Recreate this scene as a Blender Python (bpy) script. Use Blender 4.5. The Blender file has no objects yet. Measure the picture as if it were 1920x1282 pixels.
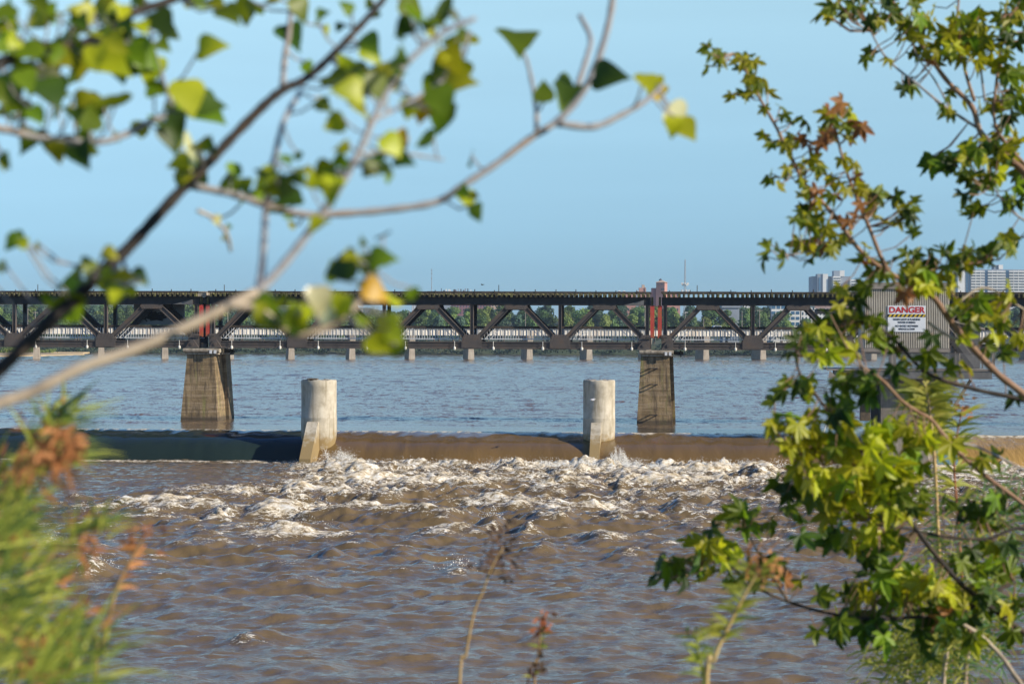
import bpy, math, random
import numpy as np
from mathutils import Vector, Matrix, Euler, noise as mnoise
R = math.radians
sc = bpy.context.scene
col = sc.collection

# ---------------------------------------------------------------- camera, sky, sun, exposure
F = 3733.0            # focal length in photo pixels (70 mm on 36 mm)
EYE = 6.8             # eye height over the upper pool (z = 0)
HOR, ROLL = 631.0, 0.0035
cam_d = bpy.data.cameras.new('camera')
cam = bpy.data.objects.new('camera', cam_d); col.objects.link(cam); sc.camera = cam
cam_d.sensor_width = 36; cam_d.lens = 70; cam_d.clip_start = 0.1; cam_d.clip_end = 30000
cam.matrix_world = Matrix.Translation((0, 0, EYE)) @ Matrix.Rotation(math.pi/2 - 10/F, 4, 'X') @ Matrix.Rotation(ROLL, 4, 'Z')
cam_d.dof.use_dof = True; cam_d.dof.focus_distance = 150; cam_d.dof.aperture_fstop = 6.8

SUN = Vector((0.83, -0.345, 0.43)).normalized()
w = bpy.data.worlds.new('World'); sc.world = w; w.use_nodes = True
nt = w.node_tree; nt.nodes.clear()
sky = nt.nodes.new('ShaderNodeTexSky'); sky.sky_type = 'NISHITA'; sky.sun_disc = False
sky.sun_elevation = math.asin(SUN.z); sky.sun_rotation = math.atan2(SUN.x, SUN.y)
sky.air_density = 1.0; sky.dust_density = 0.0; sky.ozone_density = 3.5; sky.altitude = 0
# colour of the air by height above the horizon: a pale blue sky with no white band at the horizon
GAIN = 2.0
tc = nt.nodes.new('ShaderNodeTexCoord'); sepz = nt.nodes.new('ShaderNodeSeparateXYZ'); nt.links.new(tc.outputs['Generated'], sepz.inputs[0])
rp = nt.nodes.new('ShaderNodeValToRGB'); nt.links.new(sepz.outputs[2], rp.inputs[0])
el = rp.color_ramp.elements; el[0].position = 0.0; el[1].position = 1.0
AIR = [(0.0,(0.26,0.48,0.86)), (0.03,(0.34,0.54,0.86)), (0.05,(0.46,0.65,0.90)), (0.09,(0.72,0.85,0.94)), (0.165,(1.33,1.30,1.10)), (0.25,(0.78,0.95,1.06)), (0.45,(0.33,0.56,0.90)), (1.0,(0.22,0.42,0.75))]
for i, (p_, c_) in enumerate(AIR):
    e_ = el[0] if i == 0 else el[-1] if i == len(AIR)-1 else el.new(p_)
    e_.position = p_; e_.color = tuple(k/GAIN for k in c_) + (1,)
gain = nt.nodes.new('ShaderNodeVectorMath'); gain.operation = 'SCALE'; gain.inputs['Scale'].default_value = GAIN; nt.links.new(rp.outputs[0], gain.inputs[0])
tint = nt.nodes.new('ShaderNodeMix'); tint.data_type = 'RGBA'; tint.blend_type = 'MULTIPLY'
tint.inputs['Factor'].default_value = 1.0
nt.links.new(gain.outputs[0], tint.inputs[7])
bg = nt.nodes.new('ShaderNodeBackground'); bg.inputs[1].default_value = 0.11
ow = nt.nodes.new('ShaderNodeOutputWorld')
mpc = nt.nodes.new('ShaderNodeMapping'); mpc.inputs['Scale'].default_value = (2.0, 2.0, 26.0); mpc.inputs['Rotation'].default_value = (0.0, 0.10, 0.0); nt.links.new(tc.outputs['Generated'], mpc.inputs[0])
cl = nt.nodes.new('ShaderNodeTexNoise'); cl.inputs['Scale'].default_value = 1.0; cl.inputs['Detail'].default_value = 4; nt.links.new(mpc.outputs[0], cl.inputs['Vector'])
cm = nt.nodes.new('ShaderNodeMapRange'); cm.inputs[1].default_value = 0.3; cm.inputs[2].default_value = 0.7; cm.inputs[3].default_value = 0.965; cm.inputs[4].default_value = 1.05; nt.links.new(cl.outputs[0], cm.inputs[0])
cs = nt.nodes.new('ShaderNodeVectorMath'); cs.operation = 'SCALE'; nt.links.new(sky.outputs[0], cs.inputs[0]); nt.links.new(cm.outputs[0], cs.inputs['Scale'])
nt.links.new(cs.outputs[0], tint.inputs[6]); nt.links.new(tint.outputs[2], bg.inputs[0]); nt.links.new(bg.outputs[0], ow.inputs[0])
sun_d = bpy.data.lights.new('sun', 'SUN'); sun = bpy.data.objects.new('sun', sun_d); col.objects.link(sun)
sun_d.energy = 5.0; sun_d.angle = R(0.5); sun_d.color = (1.0, 0.90, 0.74)
sun.rotation_euler = SUN.to_track_quat('Z', 'Y').to_euler()
sc.view_settings.view_transform = 'Standard'; sc.view_settings.look = 'None'
sc.view_settings.exposure = 0.45; sc.view_settings.gamma = 1
sc.view_settings.use_curve_mapping = False
sc.render.engine = 'CYCLES'
sc.cycles.max_bounces = 6; sc.cycles.transparent_max_bounces = 8

def P(px, py, d):
    """the point d metres ahead that stands at photo pixel (px, py)"""
    return Vector(((px-960)/F*d, d, EYE + (HOR - (py - (px-960)*ROLL))/F*d))

# ---------------------------------------------------------------- helpers
def tag(o, label=None, cat=None, group=None, kind=None):
    if label: o['label'] = label
    if cat: o['category'] = cat
    if group: o['group'] = group
    if kind: o['kind'] = kind
    return o

def empty(name, loc, label, cat, group=None):
    o = bpy.data.objects.new(name, None); col.objects.link(o); o.location = loc
    o.empty_display_size = 0.2
    return tag(o, label, cat, group)

class MB:
    def __init__(s): s.v = []; s.f = []; s.m = []
    def add(s, vs, fs, mi=0):
        b = len(s.v); s.v += [tuple(p) for p in vs]; s.f += [tuple(b+i for i in f) for f in fs]; s.m += [mi]*len(fs)
    def hexa(s, p, mi=0):        # p: 8 points, bottom 4 ccw then top 4
        s.add(p, [(3,2,1,0),(4,5,6,7),(0,1,5,4),(1,2,6,5),(2,3,7,6),(3,0,4,7)], mi)
    def box(s, x0, x1, y0, y1, z0, z1, fr=None, mi=0):
        p = [(x0,y0,z0),(x1,y0,z0),(x1,y1,z0),(x0,y1,z0),(x0,y0,z1),(x1,y0,z1),(x1,y1,z1),(x0,y1,z1)]
        if fr: p = [fr(*q) for q in p]
        s.hexa(p, mi)
    def beam(s, a, b, wd, ht, up=(0,0,1), mi=0):
        a = Vector(a); b = Vector(b); d = (b-a).normalized(); up = Vector(up)
        sd = d.cross(up).normalized(); u2 = sd.cross(d).normalized()
        o = []
        for q in (a, b):
            o.append([q - sd*wd/2 - u2*ht/2, q + sd*wd/2 - u2*ht/2, q + sd*wd/2 + u2*ht/2, q - sd*wd/2 + u2*ht/2])
        p = o[0]+o[1]
        s.add(p, [(0,1,2,3),(7,6,5,4),(0,4,5,1),(1,5,6,2),(2,6,7,3),(3,7,4,0)], mi)
    def tube(s, pts, rad, n=7, mi=0, cap=True):
        pts = [Vector(p) for p in pts]; rings = []
        if not hasattr(rad, '__len__'): rad = [rad]*len(pts)
        ref = Vector((0.13, 0.97, 0.2))
        for i, p in enumerate(pts):
            d = (pts[min(i+1, len(pts)-1)] - pts[max(i-1, 0)]).normalized()
            a = d.cross(ref)
            if a.length < 1e-3: a = d.cross(Vector((1,0,0)))
            a.normalize(); b = d.cross(a)
            rings.append([p + (a*math.cos(t)+b*math.sin(t))*rad[i] for t in (2*math.pi*k/n for k in range(n))])
        vs = [q for r in rings for q in r]; fs = []
        for i in range(len(pts)-1):
            for k in range(n):
                fs.append((i*n+k, i*n+(k+1)%n, (i+1)*n+(k+1)%n, (i+1)*n+k))
        if cap: fs += [tuple(range(n))[::-1], tuple((len(pts)-1)*n+k for k in range(n))]
        s.add(vs, fs, mi)
    def prism(s, poly, fr, n0, n1, mi=0):   # poly in (s,z), extruded along n through frame fr(s,n,z)
        k = len(poly)
        vs = [fr(a, n0, b) for a, b in poly] + [fr(a, n1, b) for a, b in poly]
        fs = [tuple(range(k)), tuple(range(2*k-1, k-1, -1))] + [(i, (i+k), (i+1)%k+k, (i+1)%k) for i in range(k)]
        s.add(vs, fs, mi)
    def build(s, name, mat, parent=None, smooth=False, kind=None, link=True):
        me = bpy.data.meshes.new(name)
        off = Vector(parent.location) if parent else Vector((0,0,0))
        if parent and parent.parent: off = off + Vector(parent.parent.location)
        a = np.array([tuple(p) for p in s.v], dtype=np.float64) - np.array(off)
        me.from_pydata(a.tolist(), [], s.f)
        mats = mat if isinstance(mat, (list, tuple)) else [mat]
        for m in mats: me.materials.append(m)
        if len(mats) > 1: me.polygons.foreach_set('material_index', s.m)
        if smooth: me.polygons.foreach_set('use_smooth', [True]*len(me.polygons))
        me.update()
        o = bpy.data.objects.new(name, me)
        if link: col.objects.link(o)
        if parent: o.parent = parent
        if kind: o['kind'] = kind
        return o

def inst(name, me, parent, loc, rot=(0,0,0), scale=(1,1,1)):
    o = bpy.data.objects.new(name, me); col.objects.link(o)
    o.location = loc; o.rotation_euler = rot; o.scale = scale
    if parent: o.parent = parent
    return o

# ---------------------------------------------------------------- materials
def newmat(name):
    m = bpy.data.materials.new(name); m.use_nodes = True
    n = m.node_tree; return m, n, n.nodes['Principled BSDF'], n.nodes, n.links
def vnode(nd, lk, kind, scale, vec=None, detail=4, rough=0.6, dist=0):
    t = nd.new(kind)
    t.inputs['Scale'].default_value = scale
    if kind == 'ShaderNodeTexNoise':
        t.inputs['Detail'].default_value = detail; t.inputs['Roughness'].default_value = rough; t.inputs['Distortion'].default_value = dist
    if vec is not None: lk.new(vec, t.inputs['Vector'])
    return t
def geo_vec(nd, lk, scale=(1,1,1), src='pos'):
    if src == 'pos':
        g = nd.new('ShaderNodeNewGeometry'); out = g.outputs['Position']
    else:
        g = nd.new('ShaderNodeTexCoord'); out = g.outputs['Object']
    mp = nd.new('ShaderNodeMapping'); mp.inputs['Scale'].default_value = scale
    lk.new(out, mp.inputs['Vector']); return mp.outputs[0]
def ramp(nd, lk, src, stops):
    r = nd.new('ShaderNodeValToRGB'); e = r.color_ramp.elements
    e[0].position = stops[0][0]; e[0].color = (*stops[0][1], 1)
    e[1].position = stops[-1][0]; e[1].color = (*stops[-1][1], 1)
    for p, c in stops[1:-1]:
        q = e.new(p); q.color = (*c, 1)
    lk.new(src, r.inputs[0]); return r.outputs[0]
def mixc(nd, lk, fac, a, b, mode='MIX'):
    m = nd.new('ShaderNodeMix'); m.data_type = 'RGBA'; m.blend_type = mode
    for sock, v in ((m.inputs['Factor'], fac), (m.inputs[6], a), (m.inputs[7], b)):
        if hasattr(v, 'is_output') or isinstance(v, bpy.types.NodeSocket): lk.new(v, sock)
        else: sock.default_value = v if not isinstance(v, tuple) else (*v, 1) if len(v) == 3 else v
    return m.outputs[2]
def math_(nd, lk, op, a, b=None, c=None, clamp=False):
    m = nd.new('ShaderNodeMath'); m.operation = op; m.use_clamp = clamp
    for i, v in enumerate((a, b, c)):
        if v is None: continue
        if isinstance(v, bpy.types.NodeSocket): lk.new(v, m.inputs[i])
        else: m.inputs[i].default_value = v
    return m.outputs[0]
def bump(nd, lk, bs, h, strength, dist, prev=None):
    b = nd.new('ShaderNodeBump'); b.inputs['Strength'].default_value = strength; b.inputs['Distance'].default_value = dist
    lk.new(h, b.inputs['Height'])
    if prev is not None: lk.new(prev, b.inputs['Normal'])
    if bs is not None: lk.new(b.outputs[0], bs.inputs['Normal'])
    return b.outputs[0]

def weathered(name, c0, c1, c2=None, scale=1.0, rough=0.8, stretch=(1,1,1), bmp=0.3, bd=0.02, metallic=0, streak=0.0, streakc=(0.05,0.04,0.03), src='pos'):
    """two or three tones broken up by noise, with optional vertical run-off streaks"""
    m, n, bs, nd, lk = newmat(name)
    v = geo_vec(nd, lk, stretch, src)
    a = vnode(nd, lk, 'ShaderNodeTexNoise', scale, v, 6, 0.65)
    stops = [(0.3, c0), (0.7, c1)] if c2 is None else [(0.3, c0), (0.5, c1), (0.72, c2)]
    cc = ramp(nd, lk, a.outputs[0], stops)
    if streak:
        v2 = geo_vec(nd, lk, (3, 3, 0.25), src)
        s_ = vnode(nd, lk, 'ShaderNodeTexNoise', 1.3, v2, 5, 0.7)
        k = math_(nd, lk, 'MULTIPLY', ramp(nd, lk, s_.outputs[0], [(0.48,(0,0,0)),(0.66,(1,1,1))]), streak)
        cc = mixc(nd, lk, k, cc, streakc)
    lk.new(cc, bs.inputs['Base Color'])
    bs.inputs['Roughness'].default_value = rough; bs.inputs['Metallic'].default_value = metallic
    f = vnode(nd, lk, 'ShaderNodeTexNoise', 9*scale, v, 5, 0.7)
    bump(nd, lk, bs, f.outputs[0], bmp, bd)
    return m

M = {}
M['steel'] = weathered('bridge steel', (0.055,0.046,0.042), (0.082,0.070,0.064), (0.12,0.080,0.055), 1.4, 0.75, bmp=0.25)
M['steel_dark'] = weathered('dark and shaded steel', (0.010,0.011,0.013), (0.020,0.020,0.022), (0.040,0.034,0.030), 0.9, 0.7, streak=0.3, streakc=(0.05,0.048,0.048))  # dark fittings; also holds the shade of far truss and top chord
M['rivet'] = weathered('rivet heads', (0.10,0.085,0.075), (0.16,0.13,0.11), scale=2, rough=0.55)
M['tie'] = weathered('creosote ties', (0.02,0.018,0.014), (0.07,0.06,0.03), (0.20,0.20,0.06), 1.6, 0.9)
M['tie_end'] = weathered('mossy tie ends', (0.025,0.025,0.012), (0.09,0.085,0.03), (0.30,0.26,0.14), 2.3, 0.9)
M['guard'] = weathered('guard timber', (0.03,0.024,0.02), (0.08,0.062,0.048), scale=1.5, rough=0.9)
M['redpaint'] = weathered('red paint', (0.42,0.035,0.028), (0.50,0.055,0.04), (0.30,0.13,0.035), 1.2, 0.6, streak=0.5, streakc=(0.28,0.13,0.03))
M['white'] = weathered('white galvanised', (0.55,0.56,0.58), (0.75,0.75,0.74), scale=2, rough=0.5)
M['capstone'] = weathered('pier cap', (0.20,0.165,0.12), (0.36,0.31,0.24), (0.46,0.41,0.33), 1.4, 0.85, streak=0.7, streakc=(0.06,0.05,0.04))
M['insul'] = weathered('light housing', (0.6,0.58,0.52), (0.8,0.78,0.72), scale=5, rough=0.4)
def pier_mat():
    m, n, bs, nd, lk = newmat('stained pier concrete')
    v = geo_vec(nd, lk, (1,1,1))
    a = vnode(nd, lk, 'ShaderNodeTexNoise', 1.1, v, 8, 0.7)
    cc = ramp(nd, lk, a.outputs[0], [(0.28,(0.10,0.068,0.033)),(0.5,(0.21,0.145,0.072)),(0.75,(0.38,0.275,0.145))])
    # pour lines
    vb = geo_vec(nd, lk, (0.05,0.05,1))
    b = vnode(nd, lk, 'ShaderNodeTexNoise', 3.2, vb, 3, 0.8)
    cc = mixc(nd, lk, math_(nd, lk, 'MULTIPLY', ramp(nd, lk, b.outputs[0], [(0.5,(0,0,0)),(0.6,(1,1,1))]), 0.6), cc, (0.36,0.27,0.17))
    cc = mixc(nd, lk, math_(nd, lk, 'MULTIPLY', ramp(nd, lk, b.outputs[0], [(0.34,(1,1,1)),(0.44,(0,0,0))]), 0.6), cc, (0.09,0.06,0.035))
    v2 = geo_vec(nd, lk, (2.6,2.6,0.22))
    s = vnode(nd, lk, 'ShaderNodeTexNoise', 1.5, v2, 5, 0.7)
    cc = mixc(nd, lk, math_(nd, lk, 'MULTIPLY', ramp(nd, lk, s.outputs[0], [(0.47,(0,0,0)),(0.62,(1,1,1))]), 0.75), cc, (0.05,0.036,0.022))
    g = vnode(nd, lk, 'ShaderNodeTexNoise', 0.9, v2, 3, 0.6)
    cc = mixc(nd, lk, math_(nd, lk, 'MULTIPLY', ramp(nd, lk, g.outputs[0], [(0.56,(0,0,0)),(0.68,(1,1,1))]), 0.5), cc, (0.20,0.21,0.05))
    # wet foot by the water
    sep = nd.new('ShaderNodeSeparateXYZ'); gg = nd.new('ShaderNodeNewGeometry'); lk.new(gg.outputs['Position'], sep.inputs[0])
    wet = ramp(nd, lk, math_(nd, lk, 'DIVIDE', sep.outputs[2], 1.0), [(0.18,(1,1,1)),(0.4,(0,0,0))])
    cc = mixc(nd, lk, math_(nd, lk, 'MULTIPLY', wet, 0.75), cc, (0.04,0.03,0.02))
    lk.new(cc, bs.inputs['Base Color']); bs.inputs['Roughness'].default_value = 0.85
    f = vnode(nd, lk, 'ShaderNodeTexNoise', 7, v, 5, 0.7); bump(nd, lk, bs, f.outputs[0], 0.5, 0.05)
    return m
M['pier'] = pier_mat()
def cyl_mat():
    m, n, bs, nd, lk = newmat('pale column concrete')
    v = geo_vec(nd, lk, (1,1,1))
    a = vnode(nd, lk, 'ShaderNodeTexNoise', 1.3, v, 7, 0.65)
    cc = ramp(nd, lk, a.outputs[0], [(0.3,(0.30,0.26,0.19)),(0.48,(0.44,0.39,0.30)),(0.7,(0.55,0.50,0.40))])
    v2 = geo_vec(nd, lk, (3,3,0.3)); s = vnode(nd, lk, 'ShaderNodeTexNoise', 1.2, v2, 5, 0.7)
    cc = mixc(nd, lk, math_(nd, lk, 'MULTIPLY', ramp(nd, lk, s.outputs[0], [(0.50,(0,0,0)),(0.66,(1,1,1))]), 0.6), cc, (0.20,0.16,0.09))
    sep = nd.new('ShaderNodeSeparateXYZ'); gg = nd.new('ShaderNodeNewGeometry'); lk.new(gg.outputs['Position'], sep.inputs[0])
    s3 = vnode(nd, lk, 'ShaderNodeTexNoise', 1.8, v, 5, 0.7)
    zz = math_(nd, lk, 'ADD', math_(nd, lk, 'MULTIPLY', sep.outputs[2], -0.45), math_(nd, lk, 'MULTIPLY', s3.outputs[0], 1.3))
    cc = mixc(nd, lk, ramp(nd, lk, zz, [(0.62,(0,0,0)),(0.95,(1,1,1))]), cc, (0.27,0.19,0.08))
    cc = mixc(nd, lk, ramp(nd, lk, zz, [(1.05,(0,0,0)),(1.2,(0.9,0.9,0.9))]), cc, (0.07,0.075,0.02))
    # rim staining at the top
    top = ramp(nd, lk, math_(nd, lk, 'ADD', math_(nd, lk, 'MULTIPLY', sep.outputs[2], 0.5), math_(nd, lk, 'MULTIPLY', s3.outputs[0], 0.8)), [(1.9,(0,0,0)),(2.3,(0.7,0.7,0.7))])
    cc = mixc(nd, lk, top, cc, (0.2,0.17,0.11))
    lk.new(cc, bs.inputs['Base Color']); bs.inputs['Roughness'].default_value = 0.85
    f = vnode(nd, lk, 'ShaderNodeTexNoise', 8, v, 5, 0.7); bump(nd, lk, bs, f.outputs[0], 0.35, 0.03)
    return m
M['cyl'] = cyl_mat()
M['concrete'] = weathered('grey concrete', (0.13,0.11,0.09), (0.21,0.18,0.145), (0.30,0.26,0.21), 0.8, 0.9, streak=0.6, streakc=(0.07,0.06,0.05))
M['rust_plate'] = weathered('rusty hatch', (0.05,0.04,0.03), (0.16,0.11,0.06), scale=2, rough=0.8)
M['cream_metal'] = weathered('cream ribbed sheet', (0.56,0.50,0.40), (0.68,0.62,0.51), scale=1.2, rough=0.45)
M['rib_gap'] = weathered('shaded sheet back', (0.11,0.10,0.09), (0.16,0.15,0.13), scale=1.2, rough=0.6)  # shade in the gaps between ribs, put into the colour
M['trim'] = weathered('taupe trim', (0.20,0.17,0.14), (0.30,0.26,0.22), scale=1.0, rough=0.6)
M['greymetal'] = weathered('grey metal', (0.12,0.115,0.11), (0.20,0.19,0.18), scale=1.2, rough=0.5, metallic=0.3)
M['wire'] = weathered('galvanised wire', (0.20,0.19,0.18), (0.32,0.30,0.28), scale=5, rough=0.5, metallic=0.5)
def plain(name, c, rough=0.6, metallic=0, var=0.12, scale=3.0):
    return weathered(name, tuple(x*(1-var) for x in c), tuple(min(1, x*(1+var)) for x in c), scale=scale, rough=rough, metallic=metallic, bmp=0.1)
M['signwhite'] = plain('sign white', (0.72,0.74,0.76), 0.35, var=0.04)
M['signred'] = plain('sign red', (0.50,0.025,0.02), 0.4)
M['signblack'] = plain('sign black', (0.02,0.02,0.025), 0.4)
M['signyellow'] = plain('sign yellow', (0.62,0.42,0.02), 0.4)
M['graffiti'] = plain('spray paint', (0.02,0.022,0.025), 0.5)
M['panelgrey'] = weathered('grey board', (0.22,0.24,0.26), (0.30,0.32,0.34), scale=1.0, rough=0.6)

# water ------------------------------------------------------------------------
def water_mat(name, brown=(0.135,0.080,0.034), foam=True, chop=(), side=0.6, ior=1.36, ripples=((1.2,0.9,0.10),(5.0,0.5,0.03)), rough=0.06, stretch=(0.55,1,1)):
    m, n, bs, nd, lk = newmat(name)
    pos = geo_vec(nd, lk, (1,1,1))
    big = vnode(nd, lk, 'ShaderNodeTexNoise', 0.12, pos, 4, 0.6)
    base = mixc(nd, lk, big.outputs[0], tuple(c*0.82 for c in brown), tuple(c*1.2 for c in brown))
    rg = rough
    prev = None
    for sc_, st, dist in ripples:
        v = geo_vec(nd, lk, stretch)
        t = vnode(nd, lk, 'ShaderNodeTexNoise', sc_, v, 6, 0.62, 0.4)
        prev = bump(nd, lk, None, t.outputs[0], st, dist, prev)
    for (sx_, sy_, k_) in chop:      # wavelets too small for the mesh: tilt the surface itself
        v = geo_vec(nd, lk, (sx_, sy_, 1))
        t = vnode(nd, lk, 'ShaderNodeTexNoise', 1.0, v, 5, 0.68, 0.3)
        sb = nd.new('ShaderNodeVectorMath'); sb.operation = 'SUBTRACT'; lk.new(t.outputs['Color'], sb.inputs[0]); sb.inputs[1].default_value = (0.5,0.5,0.5)
        ml = nd.new('ShaderNodeVectorMath'); ml.operation = 'MULTIPLY'; lk.new(sb.outputs[0], ml.inputs[0]); ml.inputs[1].default_value = (k_*side, k_, 0)
        if not foam:
            ca = nd.new('ShaderNodeAttribute'); ca.attribute_name = 'foam'
            m2 = nd.new('ShaderNodeVectorMath'); m2.operation = 'SCALE'; lk.new(ml.outputs[0], m2.inputs[0]); lk.new(ca.outputs['Fac'], m2.inputs['Scale']); ml = m2
        ad = nd.new('ShaderNodeVectorMath'); ad.operation = 'ADD'; lk.new(ml.outputs[0], ad.inputs[0])
        if prev is None:
            g_ = nd.new('ShaderNodeNewGeometry'); lk.new(g_.outputs['Normal'], ad.inputs[1])
        else: lk.new(prev, ad.inputs[1])
        nz_ = nd.new('ShaderNodeVectorMath'); nz_.operation = 'NORMALIZE'; lk.new(ad.outputs[0], nz_.inputs[0]); prev = nz_.outputs[0]
    if foam:
        at = nd.new('ShaderNodeAttribute'); at.attribute_name = 'foam'
        v = geo_vec(nd, lk, (0.6,1.15,1))
        f1 = vnode(nd, lk, 'ShaderNodeTexNoise', 2.6, v, 8, 0.75, 1.2)
        f2 = vnode(nd, lk, 'ShaderNodeTexNoise', 7.0, v, 6, 0.75, 0.6)
        nz = math_(nd, lk, 'ADD', math_(nd, lk, 'MULTIPLY', f1.outputs[0], 0.6), math_(nd, lk, 'MULTIPLY', f2.outputs[0], 0.4))
        f3 = vnode(nd, lk, 'ShaderNodeTexNoise', 1.5, v, 5, 0.6, 2.2)
        fil = math_(nd, lk, 'SUBTRACT', 1.0, math_(nd, lk, 'MULTIPLY', math_(nd, lk, 'ABSOLUTE', math_(nd, lk, 'SUBTRACT', f3.outputs[0], 0.5)), 22.0), clamp=True)
        gate = math_(nd, lk, 'MULTIPLY_ADD', at.outputs['Fac'], 1.6, 0.45, clamp=True)
        k = math_(nd, lk, 'ADD', at.outputs['Fac'], math_(nd, lk, 'MULTIPLY', math_(nd, lk, 'SUBTRACT', nz, 0.5), 6.2))
        k = math_(nd, lk, 'ADD', k, math_(nd, lk, 'MULTIPLY', fil, math_(nd, lk, 'MULTIPLY', gate, 0.75)))
        mr = nd.new('ShaderNodeMapRange'); mr.interpolation_type = 'SMOOTHSTEP'; lk.new(k, mr.inputs[0])
        mr.inputs[1].default_value = 0.42; mr.inputs[2].default_value = 0.92
        fac = mr.outputs[0]
        hv = ramp(nd, lk, nz, [(0.43,(0.34,0.25,0.13)),(0.51,(0.68,0.59,0.44)),(0.60,(0.92,0.90,0.84))])
        base = mixc(nd, lk, fac, base, hv)
        r = nd.new('ShaderNodeMix'); lk.new(fac, r.inputs[0]); r.inputs[2].default_value = rough; r.inputs[3].default_value = 0.75
        lk.new(r.outputs[0], bs.inputs['Roughness'])
        fb = math_(nd, lk, 'MULTIPLY', fac, f2.outputs[0])
        prev = bump(nd, lk, None, fb, 0.7, 0.15, prev)
    else: bs.inputs['Roughness'].default_value = rough
    lk.new(base, bs.inputs['Base Color']); bs.inputs['IOR'].default_value = ior
    lk.new(prev, bs.inputs['Normal'])
    return m
M['river'] = water_mat('muddy river water', foam=True, ripples=((1.1,1.0,0.10),(4.5,0.8,0.03)), chop=((0.5,1.1,0.12),(1.8,3.2,0.22),(5.0,8.0,0.16)), brown=(0.155,0.108,0.050), ior=1.46)
M['upper'] = water_mat('slow river water', foam=False, ripples=((1.3,0.6,0.08),), chop=((0.35,0.13,0.3),(1.1,0.45,0.8),(3.5,1.6,0.7)), rough=0.10, brown=(0.135,0.095,0.062), side=1.0)
M['nappe'] = water_mat('brown sheet of falling water', brown=(0.150,0.092,0.032), foam=True, ior=1.42, ripples=((0.8,0.6,0.08),(6,0.4,0.014)), stretch=(1.5,0.35,0.35))  # muddy brown for the middle and right sheets
M['nappe_dark'] = water_mat('dark sheet of falling water', brown=(0.016,0.028,0.024), foam=True, ripples=((0.8,0.5,0.05),(6,0.4,0.012)), stretch=(1.5,0.35,0.35))  # dark base colour for the left sheet
M['nappe_gold'] = water_mat('rough golden spill', brown=(0.36,0.22,0.06), foam=True, ripples=((2.5,1,0.12),(9,0.8,0.03)), stretch=(1.5,0.5,0.5))
M['spray'] = plain('spray drops', (0.86,0.85,0.80), 0.5, var=0.05)

# foliage ----------------------------------------------------------------------
def leaf_mat(name, c0, c1, trans=0.45, rough=0.45, scale=8.0, src='obj', spots=None):
    m, n, bs, nd, lk = newmat(name)
    v = geo_vec(nd, lk, (1,1,1), 'pos')
    a = vnode(nd, lk, 'ShaderNodeTexNoise', scale, v, 3, 0.6)
    cc = ramp(nd, lk, a.outputs[0], [(0.35, c0), (0.65, c1)])
    oi = nd.new('ShaderNodeObjectInfo')
    hs = nd.new('ShaderNodeHueSaturation'); lk.new(cc, hs.inputs['Color'])
    lk.new(math_(nd, lk, 'MULTIPLY_ADD', oi.outputs['Random'], 0.6, 0.7), hs.inputs['Value'])
    lk.new(math_(nd, lk, 'MULTIPLY_ADD', oi.outputs['Random'], 0.03, 0.485), hs.inputs['Hue'])
    out = hs.outputs[0]
    if spots:
        b = vnode(nd, lk, 'ShaderNodeTexNoise', scale*5, v, 3, 0.7)
        out = mixc(nd, lk, math_(nd, lk, 'MULTIPLY', ramp(nd, lk, b.outputs[0], [(0.58,(0,0,0)),(0.68,(1,1,1))]), 0.6), out, spots)
    lk.new(out, bs.inputs['Base Color']); bs.inputs['Roughness'].default_value = rough
    tr = nd.new('ShaderNodeBsdfTranslucent'); lk.new(out, tr.inputs['Color'])
    mx = nd.new('ShaderNodeMixShader'); mx.inputs[0].default_value = trans
    lk.new(bs.outputs[0], mx.inputs[1]); lk.new(tr.outputs[0], mx.inputs[2])
    lk.new(mx.outputs[0], nd['Material Output'].inputs['Surface'])
    return m
M['lf_dark'] = leaf_mat('dark green leaf', (0.036,0.085,0.008), (0.075,0.14,0.010), 0.5)
M['lf_mid'] = leaf_mat('mid green leaf', (0.13,0.215,0.008), (0.23,0.32,0.012), 0.5)
M['lf_lime'] = leaf_mat('lime leaf', (0.36,0.40,0.010), (0.56,0.55,0.02), 0.5)
M['lf_yellow'] = leaf_mat('yellow leaf', (0.80,0.50,0.01), (0.95,0.62,0.015))
M['lf_rust'] = leaf_mat('rusty leaf', (0.32,0.13,0.035), (0.50,0.26,0.06))
M['lf_pale'] = leaf_mat('pale and highlit leaf', (0.70,0.66,0.22), (0.90,0.86,0.50), rough=0.25)  # also puts the bright highlights of some leaves into the colour
M['bark_dark'] = weathered('dark bark', (0.010,0.008,0.007), (0.032,0.025,0.020), (0.10,0.06,0.032), 14, 0.85, bmp=0.6, bd=0.004)
M['bark_tan'] = weathered('tan bark', (0.10,0.08,0.06), (0.40,0.32,0.23), (0.50,0.42,0.31), 7, 0.85, bmp=0.5, bd=0.003)
M['bark_grey'] = weathered('grey twig bark', (0.17,0.17,0.18), (0.28,0.27,0.27), (0.30,0.22,0.16), 12, 0.8, bmp=0.4, bd=0.003)
M['bark_red'] = weathered('reddish maple bark', (0.14,0.07,0.04), (0.24,0.135,0.075), (0.36,0.26,0.17), 7, 0.75, bmp=0.4, bd=0.003)
M['grass'] = leaf_mat('fresh weed blade', (0.30,0.36,0.04), (0.55,0.52,0.08), 0.5, 0.6)
M['grass2'] = leaf_mat('deep green weed blade', (0.10,0.22,0.05), (0.20,0.34,0.09), 0.5, 0.6)
M['straw'] = leaf_mat('straw stalk', (0.42,0.27,0.10), (0.58,0.40,0.18), 0.25, 0.6)
M['russet'] = leaf_mat('russet seed head', (0.34,0.10,0.035), (0.50,0.20,0.08), 0.3, 0.7)
M['darkseed'] = leaf_mat('dark seed head', (0.05,0.03,0.02), (0.12,0.06,0.035), 0.2, 0.8)
M['tree_a'] = leaf_mat('summer crown', (0.075,0.145,0.04), (0.14,0.225,0.06), 0.4, 0.7, 0.25)
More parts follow.
